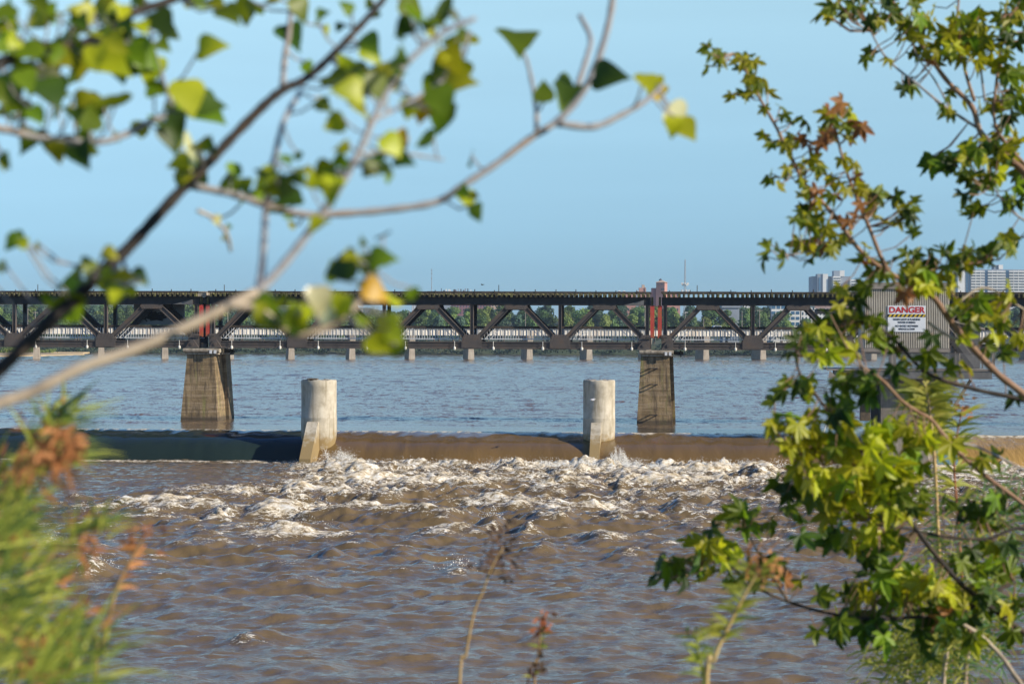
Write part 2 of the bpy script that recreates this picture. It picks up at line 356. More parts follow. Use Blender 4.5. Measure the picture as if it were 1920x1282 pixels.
M['tree_b'] = leaf_mat('light crown', (0.15,0.225,0.045), (0.25,0.32,0.075), 0.4, 0.7, 0.25)
M['tree_c'] = leaf_mat('blue green crown', (0.045,0.10,0.06), (0.09,0.16,0.085), 0.4, 0.7, 0.25)
M['shade_shrub'] = leaf_mat('shaded bank shrub', (0.015,0.038,0.028), (0.035,0.065,0.03), 0.3, 0.7, 0.25)  # shade on the bank put into the leaf colour
M['trunkfar'] = plain('far trunk bark', (0.09,0.07,0.05), 0.9)
M['bank'] = weathered('bank earth and grass', (0.05,0.045,0.02), (0.09,0.10,0.03), (0.17,0.14,0.08), 0.3, 0.95)
M['farbank'] = weathered('far bank ground', (0.02,0.035,0.02), (0.04,0.06,0.025), (0.08,0.08,0.04), 0.05, 0.95)
M['sand'] = weathered('river sand', (0.34,0.25,0.13), (0.46,0.36,0.22), scale=0.12, rough=0.95)

# far buildings
M['brick'] = plain('pink brick', (0.42,0.22,0.18), 0.85, scale=0.2)
M['brick2'] = plain('maroon brick', (0.24,0.11,0.12), 0.85, scale=0.2)
M['tanwall'] = plain('tan wall', (0.50,0.36,0.26), 0.8, scale=0.2)
M['whitewall'] = plain('white wall', (0.72,0.70,0.66), 0.7, var=0.06, scale=0.1)
M['greywall'] = plain('grey wall', (0.25,0.28,0.32), 0.8, scale=0.1)
M['bluegl'] = plain('blue glazing', (0.06,0.14,0.24), 0.15, scale=0.1)
M['window'] = plain('window glass', (0.035,0.05,0.07), 0.12, scale=0.1)
M['roofdark'] = plain('dark roof', (0.07,0.075,0.09), 0.8, scale=0.2)
M['housewall'] = plain('purple grey siding', (0.14,0.12,0.16), 0.8, scale=0.2)
M['mast'] = plain('mast steel', (0.30,0.31,0.33), 0.5)
M['ivory'] = weathered('ivory girder', (0.60,0.56,0.48), (0.72,0.68,0.60), (0.48,0.36,0.24), 0.5, 0.7, stretch=(1,1,0.2), streak=0.35, streakc=(0.30,0.22,0.14))
M['parapet'] = plain('dark parapet', (0.03,0.03,0.03), 0.8, scale=0.3)
M['rpier'] = weathered('road bridge pier', (0.30,0.25,0.19), (0.46,0.40,0.32), scale=0.4, rough=0.85, streak=0.4, streakc=(0.12,0.09,0.07))
M['canopy'] = plain('pinkish beam', (0.42,0.30,0.27), 0.7, scale=0.3)
M['paintwhite'] = plain('car white', (0.75,0.76,0.78), 0.25)
M['tyre'] = plain('tyre', (0.02,0.02,0.02), 0.9)
M['bird_dark'] = plain('dark feathers', (0.04,0.035,0.03), 0.8)
M['bird_white'] = plain('white feathers', (0.75,0.75,0.76), 0.7)

# ---------------------------------------------------------------- frames
TH = 0.089
class Frame:
    """s runs along the line to the right, n away from the camera, z up"""
    def __init__(s, px, d, th=TH):
        s.o = Vector(((px-960)/F*d, d, 0)); s.u = Vector((math.cos(th), -math.sin(th), 0)); s.v = Vector((math.sin(th), math.cos(th), 0)); s.th = th
    def __call__(s, a, n, z): return s.o + s.u*a + s.v*n + Vector((0,0,z))
    def s_of(s, px, n=0):
        k = (px-960)/F; o = s.o + s.v*n
        return (k*o.y - o.x)/(s.u.x - k*s.u.y)
    def z_of(s, px, py, n=0):
        a = s.s_of(px, n); d = (s.o + s.u*a + s.v*n).y
        return P(px, py, d).z
BR = Frame(1230, 157.5)      # near truss plane
DM = Frame(960, 142.0)       # dam crest line
LOW = -2.05                  # lower pool level

# ---------------------------------------------------------------- water surfaces
rng = np.random.default_rng(7)
class Noise2:
    """smooth tiling random field made by filtering white noise"""
    def __init__(s, n, cell, lx, ly, seed):
        r = np.random.default_rng(seed); w_ = r.standard_normal((n, n))
        kx = np.fft.fftfreq(n, cell)[None, :]; ky = np.fft.fftfreq(n, cell)[:, None]
        k2 = (kx*lx)**2 + (ky*ly)**2
        f = np.sqrt(k2)*np.exp(-k2*1.6)
        a = np.real(np.fft.ifft2(np.fft.fft2(w_)*f)); s.a = a/a.std(); s.n = n; s.c = cell
    def __call__(s, x, y):
        u = (x/s.c) % s.n; v = (y/s.c) % s.n
        i = np.floor(u).astype(int); j = np.floor(v).astype(int); fu = u-i; fv = v-j
        i %= s.n; j %= s.n; i1 = (i+1) % s.n; j1 = (j+1) % s.n
        return (s.a[j,i]*(1-fu)*(1-fv) + s.a[j,i1]*fu*(1-fv) + s.a[j1,i]*(1-fu)*fv + s.a[j1,i1]*fu*fv)
N_big = Noise2(512, 0.35, 9.0, 4.2, 1)
N_mid = Noise2(512, 0.2, 3.6, 1.8, 2)
N_sml = Noise2(512, 0.08, 1.3, 0.75, 3)
N_tiny = Noise2(512, 0.04, 0.55, 0.36, 4)
N_patch = Noise2(256, 1.0, 22, 14, 5)

def grid_mesh(name, X, Y, Z, mat, foam=None):
    ny, nx = X.shape
    co = np.stack([X, Y, Z], -1).reshape(-1, 3).astype(np.float32)
    idx = np.arange(nx*ny).reshape(ny, nx)
    q = np.stack([idx[:-1,:-1], idx[:-1,1:], idx[1:,1:], idx[1:,:-1]], -1).reshape(-1, 4).astype(np.int32)
    me = bpy.data.meshes.new(name)
    me.vertices.add(len(co)); me.vertices.foreach_set('co', co.ravel())
    me.loops.add(q.size); me.loops.foreach_set('vertex_index', q.ravel())
    me.polygons.add(len(q)); me.polygons.foreach_set('loop_start', np.arange(0, q.size, 4, dtype=np.int32))
    me.polygons.foreach_set('loop_total', np.full(len(q), 4, dtype=np.int32))
    me.polygons.foreach_set('use_smooth', np.ones(len(q), dtype=bool))
    me.materials.append(mat); me.update(calc_edges=True)
    if foam is not None:
        a = me.attributes.new('foam', 'FLOAT', 'POINT'); a.data.foreach_set('value', foam.astype(np.float32).ravel())
    o = bpy.data.objects.new(name, me); col.objects.link(o); o['kind'] = 'structure'
    return o
def sstep(a, b, x):
    t = np.clip((x-a)/(b-a), 0, 1); return t*t*(3-2*t)
def low_xy(px, py):
    d = F*(EYE-LOW)/((py - (px-960)*ROLL) - HOR); return (px-960)/F*d, d
# single standing waves: px, py of the crest, half width in px, height m, foam strength
WAVES = [(412,958,24,0.55,1.7),(520,958,70,0.35,1.3),(600,952,45,0.35,1.2),(560,990,75,0.60,1.15),(520,1000,60,0.35,1.0),(925,978,26,0.60,1.3),
         (992,990,34,0.55,0.75),(1345,878,40,0.55,1.2),(1420,884,48,0.75,0.75),(1280,948,30,0.5,0.7),(850,922,110,0.60,0.3),
         (560,916,30,0.45,0.8),(180,1064,38,0.5,1.0),(100,1024,36,0.4,1.1),(470,1198,70,0.22,0.8),(840,955,55,0.3,0.9),
         (700,958,60,0.3,0.8),(1220,925,50,0.3,0.5),(1080,880,60,0.5,1.3),(960,872,60,0.5,1.4),(1160,868,50,0.55,1.5),(760,874,50,0.4,1.2),
         (630,862,36,0.75,1.7),(660,872,50,0.5,1.5),(1520,885,50,0.6,1.0),(870,990,60,0.4,0.5),(690,1010,50,0.35,0.25),(760,1035,60,0.4,0.2),
         (1020,1030,55,0.35,0.5),(1180,1035,40,0.25,0.9),(860,1068,36,0.3,1.0),(620,1040,50,0.35,0.2),(1130,1010,60,0.3,0.4),(560,1090,80,0.35,0.45),
         (700,940,50,0.3,0.7),(1180,900,60,0.4,0.6),(1370,905,50,0.35,0.6),(210,980,30,0.3,0.8),(380,1005,50,0.25,0.3),(1000,1150,60,0.15,0.3)]
def lower_height(x, y):
    c, s_ = math.cos(TH), math.sin(TH)
    t = -((x-DM.o.x)*s_ + (y-DM.o.y)*c)          # metres downstream of the crest
    s = (x-DM.o.x)*c - (y-DM.o.y)*s_
    left = sstep(-17, -11, s + 0.10*t*0 )         # 0 left of the first column
    turb = np.exp(-((t-17)/27)**2)*(0.03+0.97*sstep(-16-0.5*np.clip(t-24, 0, 30), -10-0.5*np.clip(t-24, 0, 30), s))*(1-0.35*sstep(14, 30, s))
    calm = 0.25; turb2 = np.exp(-((t-44)/27)**2)*sstep(-40, -20, s)*(1-0.5*sstep(16, 34, s))*np.clip(sstep(31, 40, t) + sstep(-16, -9, s), 0, 1)
    A = calm + turb*1.30 + turb2*0.55
    patch = 0.75 + 0.25*N_patch(x, y)
    z = A*patch*(0.13*N_big(x, y) + 0.115*N_mid(x, y)*1.0)
    r = 1-np.abs(N_mid(x*0.7+31, y*0.7+9))
    z = z + A*0.07*np.clip(r, -1, 1)**3
    rid = 0.5-np.abs(N_sml(x*0.8+17, y*0.8+5))
    z = z + (0.45+0.9*turb+0.35*turb2)*(0.050*N_sml(x, y) + 0.045*rid + 0.022*N_tiny(x, y))
    z = z + 0.6*0.05*N_big(x+50, y)
    crest = N_mid(x, y)*0.6 + N_big(x, y)*0.5
    foam = 0.22*turb*crest + 0.30*turb*np.clip(N_patch(x+40, y*1.6), -1, 2) - 0.38 + 0.54*turb
    foam = foam + 0.50*turb2*np.clip(crest-0.50+0.40*N_sml(x, y), 0, 1.6)
    fline = sstep(-17.5, -12, s)
    near = np.exp(-np.clip(t-4.0, 0, 99)/ (0.7 + 6.5*fline))
    foam = foam + near*(0.52 + 0.10*fline) + 0.26*np.clip(N_sml(x, y)-0.9, 0, 2)*(0.22+turb)
    foam = foam + near*fline*(0.26*N_mid(x*1.3+3, y*1.3) + 0.16*N_sml(x*0.9, y*0.9)) + (0.5-t*0+0.9)*np.exp(-((t-4.4)/0.55)**2)*0.5
    z = z + np.exp(-((t-5.5)/3.0)**2)*fline*(0.07*N_sml(x*0.8, y*0.8) + 0.13*(0.5-np.abs(N_sml(x*1.1+3, y*1.1))) + 0.07*N_tiny(x*1.2, y*1.2) + 0.10*N_mid(x+5, y+3) - 0.04)
    z = z + turb*0.035*np.abs(N_sml(x*1.4+9, y*1.4))
    for (px, py, hw, h, fo) in WAVES:
        if 860 < py < 882: h *= 0.62; fo = min(fo, 0.55)
        wx, wy = low_xy(px, py + h*18)
        sx = hw/F*wy*0.75; sy = 0.9 + h*0.8
        wig = 0.35*N_mid(x+wx, y*0)     # bent crest
        dx = (x-wx)/sx; dy = (y-wy-wig*0.8)/sy
        g = np.exp(-dx*dx - np.where(dy < 0, dy*dy*1.3, dy*dy*0.6))
        z = z + 1.0*h*g*(1 + 0.14*N_sml(x*1.3, y*1.3) + 0.05*N_tiny(x, y) + 0.15*N_mid(x*1.4, y*1.4))*0.85
        dyf = (y-wy-wig*0.8+0.35*sy)/(sy*0.9)
        foam = foam + fo*np.exp(-dx*dx*1.1 - dyf*dyf)*0.75
    foam = foam + 0.10*np.clip(N_sml(x, y), -1, 2)*turb
    return LOW + z, foam
xs = np.concatenate([np.linspace(-420,-44,50)[:-1], np.arange(-44, 44, 0.125), np.linspace(44, 420, 50)])
ys = np.concatenate([np.linspace(10, 44, 60)[:-1], np.arange(44, 141.5, 0.15)])
X, Y = np.meshgrid(xs, ys)
Z, FM = lower_height(X, Y)
# keep the pool edge under the falls: stop at the toe
c, s_ = math.cos(TH), math.sin(TH)
T = -((X-DM.o.x)*s_ + (Y-DM.o.y)*c)
Yc = np.where(T < 1.0, Y + (T-1.0)/c, Y)       # fold the rows past the toe back to the dam line
Z = np.where(T < 1.0, LOW-0.3, Z)
lower = grid_mesh('lower_river', X, Yc, Z, M['river'], FM)

# upper pool: a long sheet that draws down towards the crest
st = [0.0]
while st[-1] < 620: st.append(st[-1] + 0.26 + st[-1]*0.0042)
nn = np.array(st + [700, 800, 950, 1200]); CREST = 2.6; nn = nn[nn > CREST]; nn = np.concatenate([[CREST], nn])
sd_ = np.concatenate([[-700,-560,-450,-360,-290,-240], np.arange(-200, -64, 1.6)])
ss = np.concatenate([sd_, np.arange(-64, 64, 0.34), -sd_[::-1]])
S, Nn = np.meshgrid(ss, nn)
calm_ = 0.07 + 0.93*sstep(8, 22, Nn)
grow = 1 + Nn/260
Zu = -0.05*np.exp(-(Nn-CREST)/2.0) - 0.06*(1-sstep(11.5, 13.0, Nn))
Zu += calm_*np.minimum(grow, 2.0)*(0.024*N_mid(S, Nn) + 0.030*N_big(S+13, Nn) + 0.012*N_sml(S, Nn)*np.exp(-Nn/90)) - 0.05
Zu += 0.035*np.exp(-((Nn-12.4-0.3*N_big(S*0.3, 0*Nn))/0.6)**2)
Xu = DM.o.x + DM.u.x*S + DM.v.x*Nn; Yu = DM.o.y + DM.u.y*S + DM.v.y*Nn
upper = grid_mesh('upper_river', Xu, Yu, Zu, M['upper'], 0.12 + 0.88*sstep(7.5, 13.5, Nn + 0.8*N_big(S*0.3, 0*Nn)))

# falling sheets between the dam columns
def nappe(name, s0, s1, mat, reach, drop=2.35, foamb=0.0, steep=1.0, label=None):
    ss = np.arange(s0, s1+0.001, 0.12); k = np.linspace(0, 1, 60)
    S, K = np.meshgrid(ss, k)
    tt = CREST - K*(reach+CREST)
    z = -0.10 - drop*(0.5*K**(1.0*steep) + 0.5*K**(4.6*steep))
    z = z + 0.03*N_mid(S*0.5+7, K*0.8)*K + 0.012*N_sml(S*1.2, K*1.5) + 0.05*N_big(S*0.6+3, K*2)*K
    tt = tt + (0.10*N_mid(S*0.6, K*0.4) + 0.16*N_big(S*0.8, K*0.6))*K
    Xn = DM.o.x + DM.u.x*S + DM.v.x*tt; Yn = DM.o.y + DM.u.y*S + DM.v.y*tt
    fo = -0.80 + 0.18*K + foamb + 1.1*sstep(0.74, 1.0, K) + 0.22*N_sml(S*2.2, K*1.2)*(0.4+K)
    return grid_mesh(name, Xn[::-1], Yn[::-1], z[::-1], mat, fo)
sL = DM.s_of(598); sR = DM.s_of(1124); sC = DM.s_of(1655); sE = DM.s_of(1790)
nappe('spillway_water_left', -60, sL-0.2, M['nappe_dark'], 2.6, steep=1.5, foamb=0.02)
nappe('spillway_water_middle', sL+0.2, sR-0.2, M['nappe'], 4.3, steep=1.35)
nappe('spillway_water_right', sR+0.2, sC, M['nappe'], 4.3, steep=1.35)
nappe('spillway_water_side', sE, 60, M['nappe_gold'], 2.4, drop=2.2, foamb=0.25)
# ground under all the water, so nothing is bottomless
b = MB(); b.box(-700, 700, 8, 139.0, LOW-3.2, LOW-3.0); b.build('river_bed', M['bank'], kind='structure')

# spray: clumps of drops thrown up at the toe and on the breakers
random.seed(5)
b = MB()
def drop(p, r):
    q = [Vector((random.gauss(0,1), random.gauss(0,1), random.gauss(0,1))).normalized()*r for _ in range(4)]
    b.add([p+v for v in q], [(0,1,2),(0,2,3),(0,3,1),(1,3,2)])
def burst(px, py, d, rx, h, n, r=0.024):
    c0 = P(px, py, d); jets = [(random.gauss(0, 0.45), random.uniform(0.25, 1.0)**1.3, random.uniform(-0.5, 0.6), random.uniform(0.05, 0.22)) for _ in range(9)]
    for _ in range(int(n*1.7)):
        a, hh, lean, wd = jets[random.randrange(9)]
        t = random.random()**1.5*hh*h*(0.55+0.45*random.random())
        drop(c0 + Vector(((a + random.gauss(0, wd))*rx + lean*t, random.gauss(0, 0.4), t - 0.1)), r*random.uniform(0.4, 1.7)*(1.25-0.6*t/max(h,0.01)))
for (px, py, d, rx, h, n) in [(636,872,138.2,0.9,1.75,3600),(650,873,137.8,1.2,1.35,2600),(668,874,137.4,1.6,0.8,1400),(1163,868,138.0,0.7,1.6,3000),(1172,868,137.6,1.0,1.2,1800),(1175,872,135,1.8,0.8,900),
        (1335,868,134,2.0,0.75,700),(1400,872,133,2.2,0.8,700),(770,873,136,1.8,0.6,600),(850,872,135.5,2.2,0.7,700),(960,870,135,2.6,0.8,900),(1050,872,135,2.2,0.7,800),
        (712,873,136,1.4,0.5,400),(1095,868,135.5,0.7,0.6,350),(1480,872,132.5,1.8,0.8,500),(1560,878,132,1.6,0.6,400),(1240,872,134,1.8,0.55,400),(545,868,138.5,0.8,0.3,120)]:
    burst(px, py, d, rx, h, n)
for (px, py, hw, h, fo) in WAVES:
    if fo > 0.9:
        wx, wy = low_xy(px, py + h*14)
        for _ in range(int(170*fo)):
            a = random.gauss(0, 0.5)
            zz = h*1.0*math.exp(-a*a*0.75)*random.uniform(0.75,1.05) + random.random()**3*0.35
            drop(Vector((wx+a*hw/F*wy, wy+random.gauss(0,0.3), LOW+zz+0.03)), 0.022*random.uniform(0.4,1.4))
for _ in range(15000):
    s_q = random.uniform(-15, 42); t_q = 3.6 + random.expovariate(1/2.6)
    q = DM(s_q, -t_q, 0); pt = float(N_mid(np.array([q.x*1.3+3]), np.array([q.y*1.3]))[0])
    if pt < random.gauss(0.1, 0.7): continue
    hgt = (random.random()**3)*(0.5 if t_q < 6 else 0.22)*(0.6+0.4*math.sin(s_q*1.7)*math.sin(s_q*0.6))
    drop(Vector((q.x, q.y, LOW + 0.10 + 0.10*pt + hgt)), 0.020*random.uniform(0.4, 1.7))
b.build('spray', M['spray'], kind='stuff')

# ---------------------------------------------------------------- terrain
def bank_sheet():
    xs = np.concatenate([np.linspace(-300,-20,20)[:-1], np.linspace(-20, 20, 60), np.linspace(20, 300, 20)[1:]])
    ys = np.concatenate([np.linspace(-80, -5, 12)[:-1], np.linspace(-5, 34, 60)])
    X, Y = np.meshgrid(xs, ys)
    Z = 5.15 - 0.06*np.clip(Y, 0, 5) - 0.36*np.clip(Y-5, 0, 60) + 0.06*N_mid(X*0.6, Y*0.6)
    return grid_mesh('river_bank', X, Y, Z, M['bank'])
bank_sheet()
def far_ground():
    xs = np.linspace(-3500, 3500, 120); ys = np.concatenate([np.linspace(738, 800, 14)[:-1], np.geomspace(800, 9000, 50)])
    X, Y = np.meshgrid(xs, ys)
    Z = -1.5 + 5.0*sstep(744, 765, Y) + 1.2*N_big(X*0.03, Y*0.03)*sstep(760, 900, Y)
    Z = Z + 12*sstep(872, 1010, Y)*(1-0.85*np.exp(-((X+75)/22)**2))*(1-sstep(125, 150, X)*(1-sstep(185, 215, X)))
    hill = sstep(950, 1500, Y)*(1-sstep(-260, 120, X))*17 + sstep(1100, 2000, Y)*5
    return grid_mesh('far_bank', X, Y, Z+hill, M['farbank'])
far_ground()
b = MB()
def flat_island(name, pts, zt, mat):
    b = MB(); n = len(pts)
    vs = [Vector((x, y, -0.4)) for x, y in pts] + [Vector((x*0.985+np.mean([q[0] for q in pts])*0.015, y, zt)) for x, y in pts]
    b.add(vs, [tuple(range(n, 2*n))] + [(i, (i+1)%n, (i+1)%n+n, i+n) for i in range(n)])
    o = b.build(name, mat, kind='structure'); return o
def wxy(px, py): 
    d = F*EYE/((py-(px-960)*ROLL)-HOR); return ((px-960)/F*d, d)
flat_island('sandbar', [wxy(-260,671), wxy(20,668.5), wxy(100,667), wxy(160,665.0), wxy(155,662.3), wxy(100,661), wxy(-260,660)], 0.35, M['sand'])
flat_island('sand_spit', [wxy(95,663.4), wxy(165,662.8), wxy(172,661.4), wxy(130,660.2), wxy(90,660.6)], 0.5, M['sand'])

# ---------------------------------------------------------------- truss footbridge
PXM = F/157.5
def bz(py, px=1230): return EYE + (HOR - (py - (px-960)*ROLL))/PXM
bridge = empty('truss_bridge', BR(0, 0, 0), 'long dark steel truss railway bridge with mossy ties, white pickets and red end columns', 'bridge')
Z_CB, Z_CT = bz(655.5), bz(641.5)      # bottom chord
Z_TB, Z_TT = bz(572), bz(557.5)        # top chord
Z_GB, Z_GT = bz(654), bz(628)
Z_PK = bz(581)
W = 2.6                                # distance between the two truss planes
s1b = BR.s_of(372); pitch1 = s1b - BR.s_of(199)
s2a, s2b = BR.s_of(396), BR.s_of(1217)
s3a = BR.s_of(1243); pitch3 = BR.s_of(1581) - BR.s_of(1411)
SPANS = [(s1b-5*pitch1, s1b, 5), (s2a, s2b, 5), (s3a, s3a+5*pitch3, 5)]
_shared = {}
def shared_box(key, dx, dy, dz, mat):
    """a unit member mesh (centre origin) shared by alike pieces of the bridge"""
    if key not in _shared:
        b = MB(); b.box(-dx/2, dx/2, -dy/2, dy/2, -dz/2, dz/2); o = b.build(key, mat, link=False); _shared[key] = o.data; bpy.data.objects.remove(o)
    return _shared[key]
def member(name, a, c_, wd, ht, mat, n):
    """channel-like member in the truss plane: web plus two proud flanges"""
    b = MB(); A = BR(a[0], n, a[1]); C = BR(c_[0], n, c_[1])
    v = BR.v; d = (C-A).normalized(); sd = d.cross(v).normalized()
    b.beam(A, C, 0.22, ht*0.72, up=sd)
    for k in (-1, 1):
        b.beam(A + sd*k*ht*0.43 - v*0.02, C + sd*k*ht*0.43 - v*0.02, 0.32, ht*0.14, up=sd)
    return b.build(name, mat, bridge)
rv = MB()
def rivets_on(poly_lo, poly_hi, z0, z1, n):
    k = 0
    z = z0+0.07
    while z < z1-0.04:
        f = (z-z0)/(z1-z0); a = poly_lo[0]*(1-f)+poly_hi[0]*f; c_ = poly_lo[1]*(1-f)+poly_hi[1]*f
        s = a+0.07+(0.06 if k % 2 else 0)
        while s < c_-0.05:
            q = 0.020
            p = [BR(s-q, n, z-q), BR(s+q, n, z-q), BR(s+q, n, z+q), BR(s-q, n, z+q), BR(s, n-0.022, z)]
            rv.add(p, [(0,1,4),(1,2,4),(2,3,4),(3,0,4)]); s += 0.125
        z += 0.095; k += 1
def gusset(s, half_lo, half_hi, n, mat, left=True, right=True):
    b = MB()
    lo = (s-(half_lo if left else 0.12), s+(half_lo if right else 0.12)); hi = (s-(half_hi if left else 0.12), s+(half_hi if right else 0.12))
    zm = Z_GB + (Z_GT-Z_GB)*0.55
    poly = [(lo[0], Z_GB), (lo[1], Z_GB), (lo[1], zm), (hi[1], Z_GT), (hi[0], Z_GT), (lo[0], zm)]
    b.prism(poly, BR, n-0.20, n-0.165); b.prism(poly, BR, n+0.165, n+0.20)
    b.build('gusset_plate', mat, bridge)
    if n == 0:
        rivets_on(lo, lo, Z_GB, zm, n-0.201); rivets_on(lo, hi, zm, Z_GT, n-0.201)
for si, (a, e, np_) in enumerate(SPANS):
    pit = (e-a)/np_
    for n, mt in ((0, M['steel']), (W, M['steel_dark'])):  # far truss darker: shade of the deck put into its colour
        nodes = [a + i*pit for i in range(np_+1)]
        # bottom chord: one length per panel
        for i in range(np_):
            b = MB(); g = 0.015
            b.box(nodes[i]+g, nodes[i+1]-g, n-0.10, n+0.10, Z_CB+0.09, Z_CT-0.08, BR)
            b.box(nodes[i]+g, nodes[i+1]-g, n-0.17, n+0.17, Z_CT-0.08, Z_CT, BR)
            b.box(nodes[i]+g, nodes[i+1]-g, n-0.17, n+0.17, Z_CB, Z_CB+0.09, BR)
            b.box(nodes[i]+g, nodes[i+1]-g, n-0.135, n-0.10, (Z_CB+Z_CT)/2-0.03, (Z_CB+Z_CT)/2+0.03, BR)
            b.build('bottom_chord', mt, bridge)
        b = MB()
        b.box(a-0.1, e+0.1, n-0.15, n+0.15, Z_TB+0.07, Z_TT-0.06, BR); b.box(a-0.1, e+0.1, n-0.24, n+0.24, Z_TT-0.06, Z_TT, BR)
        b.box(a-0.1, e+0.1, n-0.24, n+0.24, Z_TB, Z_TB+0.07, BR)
        b.build('top_chord', M['steel_dark'], bridge)  # near-black tone includes the shade under the ties
        for i, s in enumerate(nodes):
            lf, rt = i > 0, i < np_
            gusset(s, 0.82, 0.60, n, mt, lf, rt)
            ps = s + (0.16 if i == 0 else -0.16 if i == np_ else 0)
            member('vertical_post', (ps, Z_GT-0.3), (ps, Z_TB+0.02), 0.2, 0.27, mt, n)
        for i in range(np_):
            pk = nodes[i] + pit/2
            member('diagonal', (nodes[i]+0.42, Z_GT-0.35), (pk-0.62, Z_TB-0.16), 0.2, 0.40, mt, n)
            member('diagonal', (nodes[i+1]-0.42, Z_GT-0.35), (pk+0.62, Z_TB-0.16), 0.2, 0.40, mt, n)
            b = MB(); poly = [(pk-0.80, Z_PK), (pk+0.80, Z_PK), (pk+0.95, Z_PK+0.22), (pk+0.86, Z_TB+0.04), (pk-0.86, Z_TB+0.04), (pk-0.95, Z_PK+0.22)]
            b.prism(poly, BR, n-0.22, n-0.18); b.prism(poly, BR, n+0.18, n+0.22); b.build('peak_plate', mt, bridge)
            if n == 0: rivets_on((pk-0.8, pk+0.8), (pk-0.86, pk+0.86), Z_PK, Z_TB, -0.221)
    # floor beams, walkway floor and its lights
    b = MB(); b.box(a, e, 0.42, W-0.42, bz(648), bz(645.5), BR); b.build('walkway_floor', M['guard'], bridge)
    for i in range(np_*2+1):
        s = a + i*pit/2
        b = MB(); b.box(s-0.09, s+0.09, 0.2, W-0.2, Z_CB+0.02, bz(648.2), BR); b.build('floor_beam', M['steel_dark'], bridge)
        b = MB(); b.box(s-0.08, s+0.08, 0.26, W-0.26, Z_TB+0.1, Z_TT-0.1, BR); b.build('cross_strut', M['steel_dark'], bridge)
    # hanging lights on the near chord
    for i in range(np_*2):
        s = a + (i+0.38+0.12*(i % 2))*pit/2 + 0.4
        b = MB(); b.tube([BR(s, -0.24, Z_CT+0.02), BR(s, -0.24, Z_CB+0.02)], 0.022, 5)
        b.tube([BR(s, -0.24, bz(651)), BR(s, -0.24, bz(652.3)), BR(s, -0.24, bz(655.5)), BR(s, -0.24, bz(657.5))], [0.05, 0.10, 0.11, 0.06], 8)
        b.build('deck_light', M['insul'], bridge, smooth=False)
    # white picket railings on both sides of the walkway
    for n in (0.34, W-0.34):
        b = MB(); zb, zt = bz(636.5), bz(613.5)
        s = a+0.1
        while s < e-0.05:
            b.box(s-0.016, s+0.016, n-0.012, n+0.012, zb-0.08, zt, BR); s += 0.21
        pk_ = b
        b = MB(); b.box(a+0.05, e-0.05, n-0.025, n+0.025, zb-0.03, zb+0.03, BR); railing = b.build('railing', M['white'], bridge)
        pk_.build('pickets', M['white'], railing, kind='stuff')
        b = MB(); b.box(a+0.05, e-0.05, n-0.07, n+0.07, bz(616.5), bz(612.2), BR); b.build('hand_rail', M['guard'], railing)
        if n < 1:
            for i in range(np_):
                for k in (0, 1):
                    s0 = a+i*pit if k == 0 else a+(i+1)*pit; sg = 1 if k == 0 else -1
                    for q in (0.0, 0.42):
                        b = MB(); b.beam(BR(s0+sg*(1.02+q), 0.26, zb), BR(s0+sg*(1.85+q), 0.26, bz(617)), 0.05, 0.06, up=BR.v); b.build('slanted_bar', M['white'], railing)
rv.build('rivets', M['rivet'], bridge, kind='stuff')
# ties: timber with a mossy end plate, about 90 a span
random.seed(11)
tie_m = shared_box('tie', 0.17, W+1.24, 0.30, M['tie']); end_m = shared_box('tie_end', 0.14, 0.03, 0.10, M['tie_end'])
tb = []
for (a, e, np_) in SPANS:
    cnt = 92; zt_ = Z_TT + 0.155
    for i in range(cnt):
        s = a - 0.1 + (e-a+0.2)*(i+0.5)/cnt
        p = BR(s + random.uniform(-0.03, 0.03), W/2 + random.uniform(-0.05, 0.05), zt_ + random.uniform(-0.012, 0.012)) - bridge.location
        inst('tie', tie_m, bridge, p, (random.uniform(-0.004, 0.004), random.uniform(-0.03, 0.03), -TH + random.uniform(-0.012, 0.012)))
        if random.random() < 0.7:
            q = BR(s + random.uniform(-0.01, 0.05), W/2-(W+1.24)/2-0.035, zt_ + random.uniform(0.0, 0.06)) - bridge.location
            tb.append((q, random.uniform(0.5, 1.2), random.uniform(0.4, 1.7)))
b = MB()
for q, sx, sz in tb:
    c0 = q + bridge.location
    b.box(-0.06*sx, 0.05*sx, -0.02, 0.02, -0.05*sz, 0.05*sz, lambda x, y, z: c0 + BR.u*x + BR.v*y + Vector((0,0,z)))
b.build('mossy_tie_ends', M['tie_end'], bridge, kind='stuff')
for (a, e, np_) in SPANS:
    for n in (-0.54, W+0.38):
        k = 6
        for j in range(k):
            x0 = a-0.15+(e-a+0.3)*j/k; x1 = a-0.15+(e-a+0.3)*(j+1)/k-0.03
            b = MB(); b.box(x0, x1, n, n+0.16, Z_TT+0.312, Z_TT+0.44+random.uniform(-0.012, 0.012), BR); b.build('guard_timber', M['guard'], bridge)
    for n in (0.45, W-0.45):
        b = MB(); b.box(a, e, n-0.04, n+0.04, Z_TT+0.31, Z_TT+0.43, BR); b.build('rail', M['steel_dark'], bridge)
    s = a+0.5; b = MB()
    while s < e:
        b.box(s-0.035, s+0.035, -0.57, -0.545, Z_TT+0.2, Z_TT+0.56+random.uniform(-0.04, 0.07), BR); s += 1.62*random.uniform(0.97, 1.03)
    b.build('guard_bolts', M['guard'], bridge, kind='stuff')
    for f in (0.05, 0.33, 0.64):
        s = a + (e-a)*(f+random.uniform(-0.02, 0.05)); b = MB(); b.tube([BR(s, -0.46, Z_TT+0.3), BR(s, -0.46, Z_TT+0.95)], 0.03, 5); b.build('deck_stake', M['guard'], bridge)
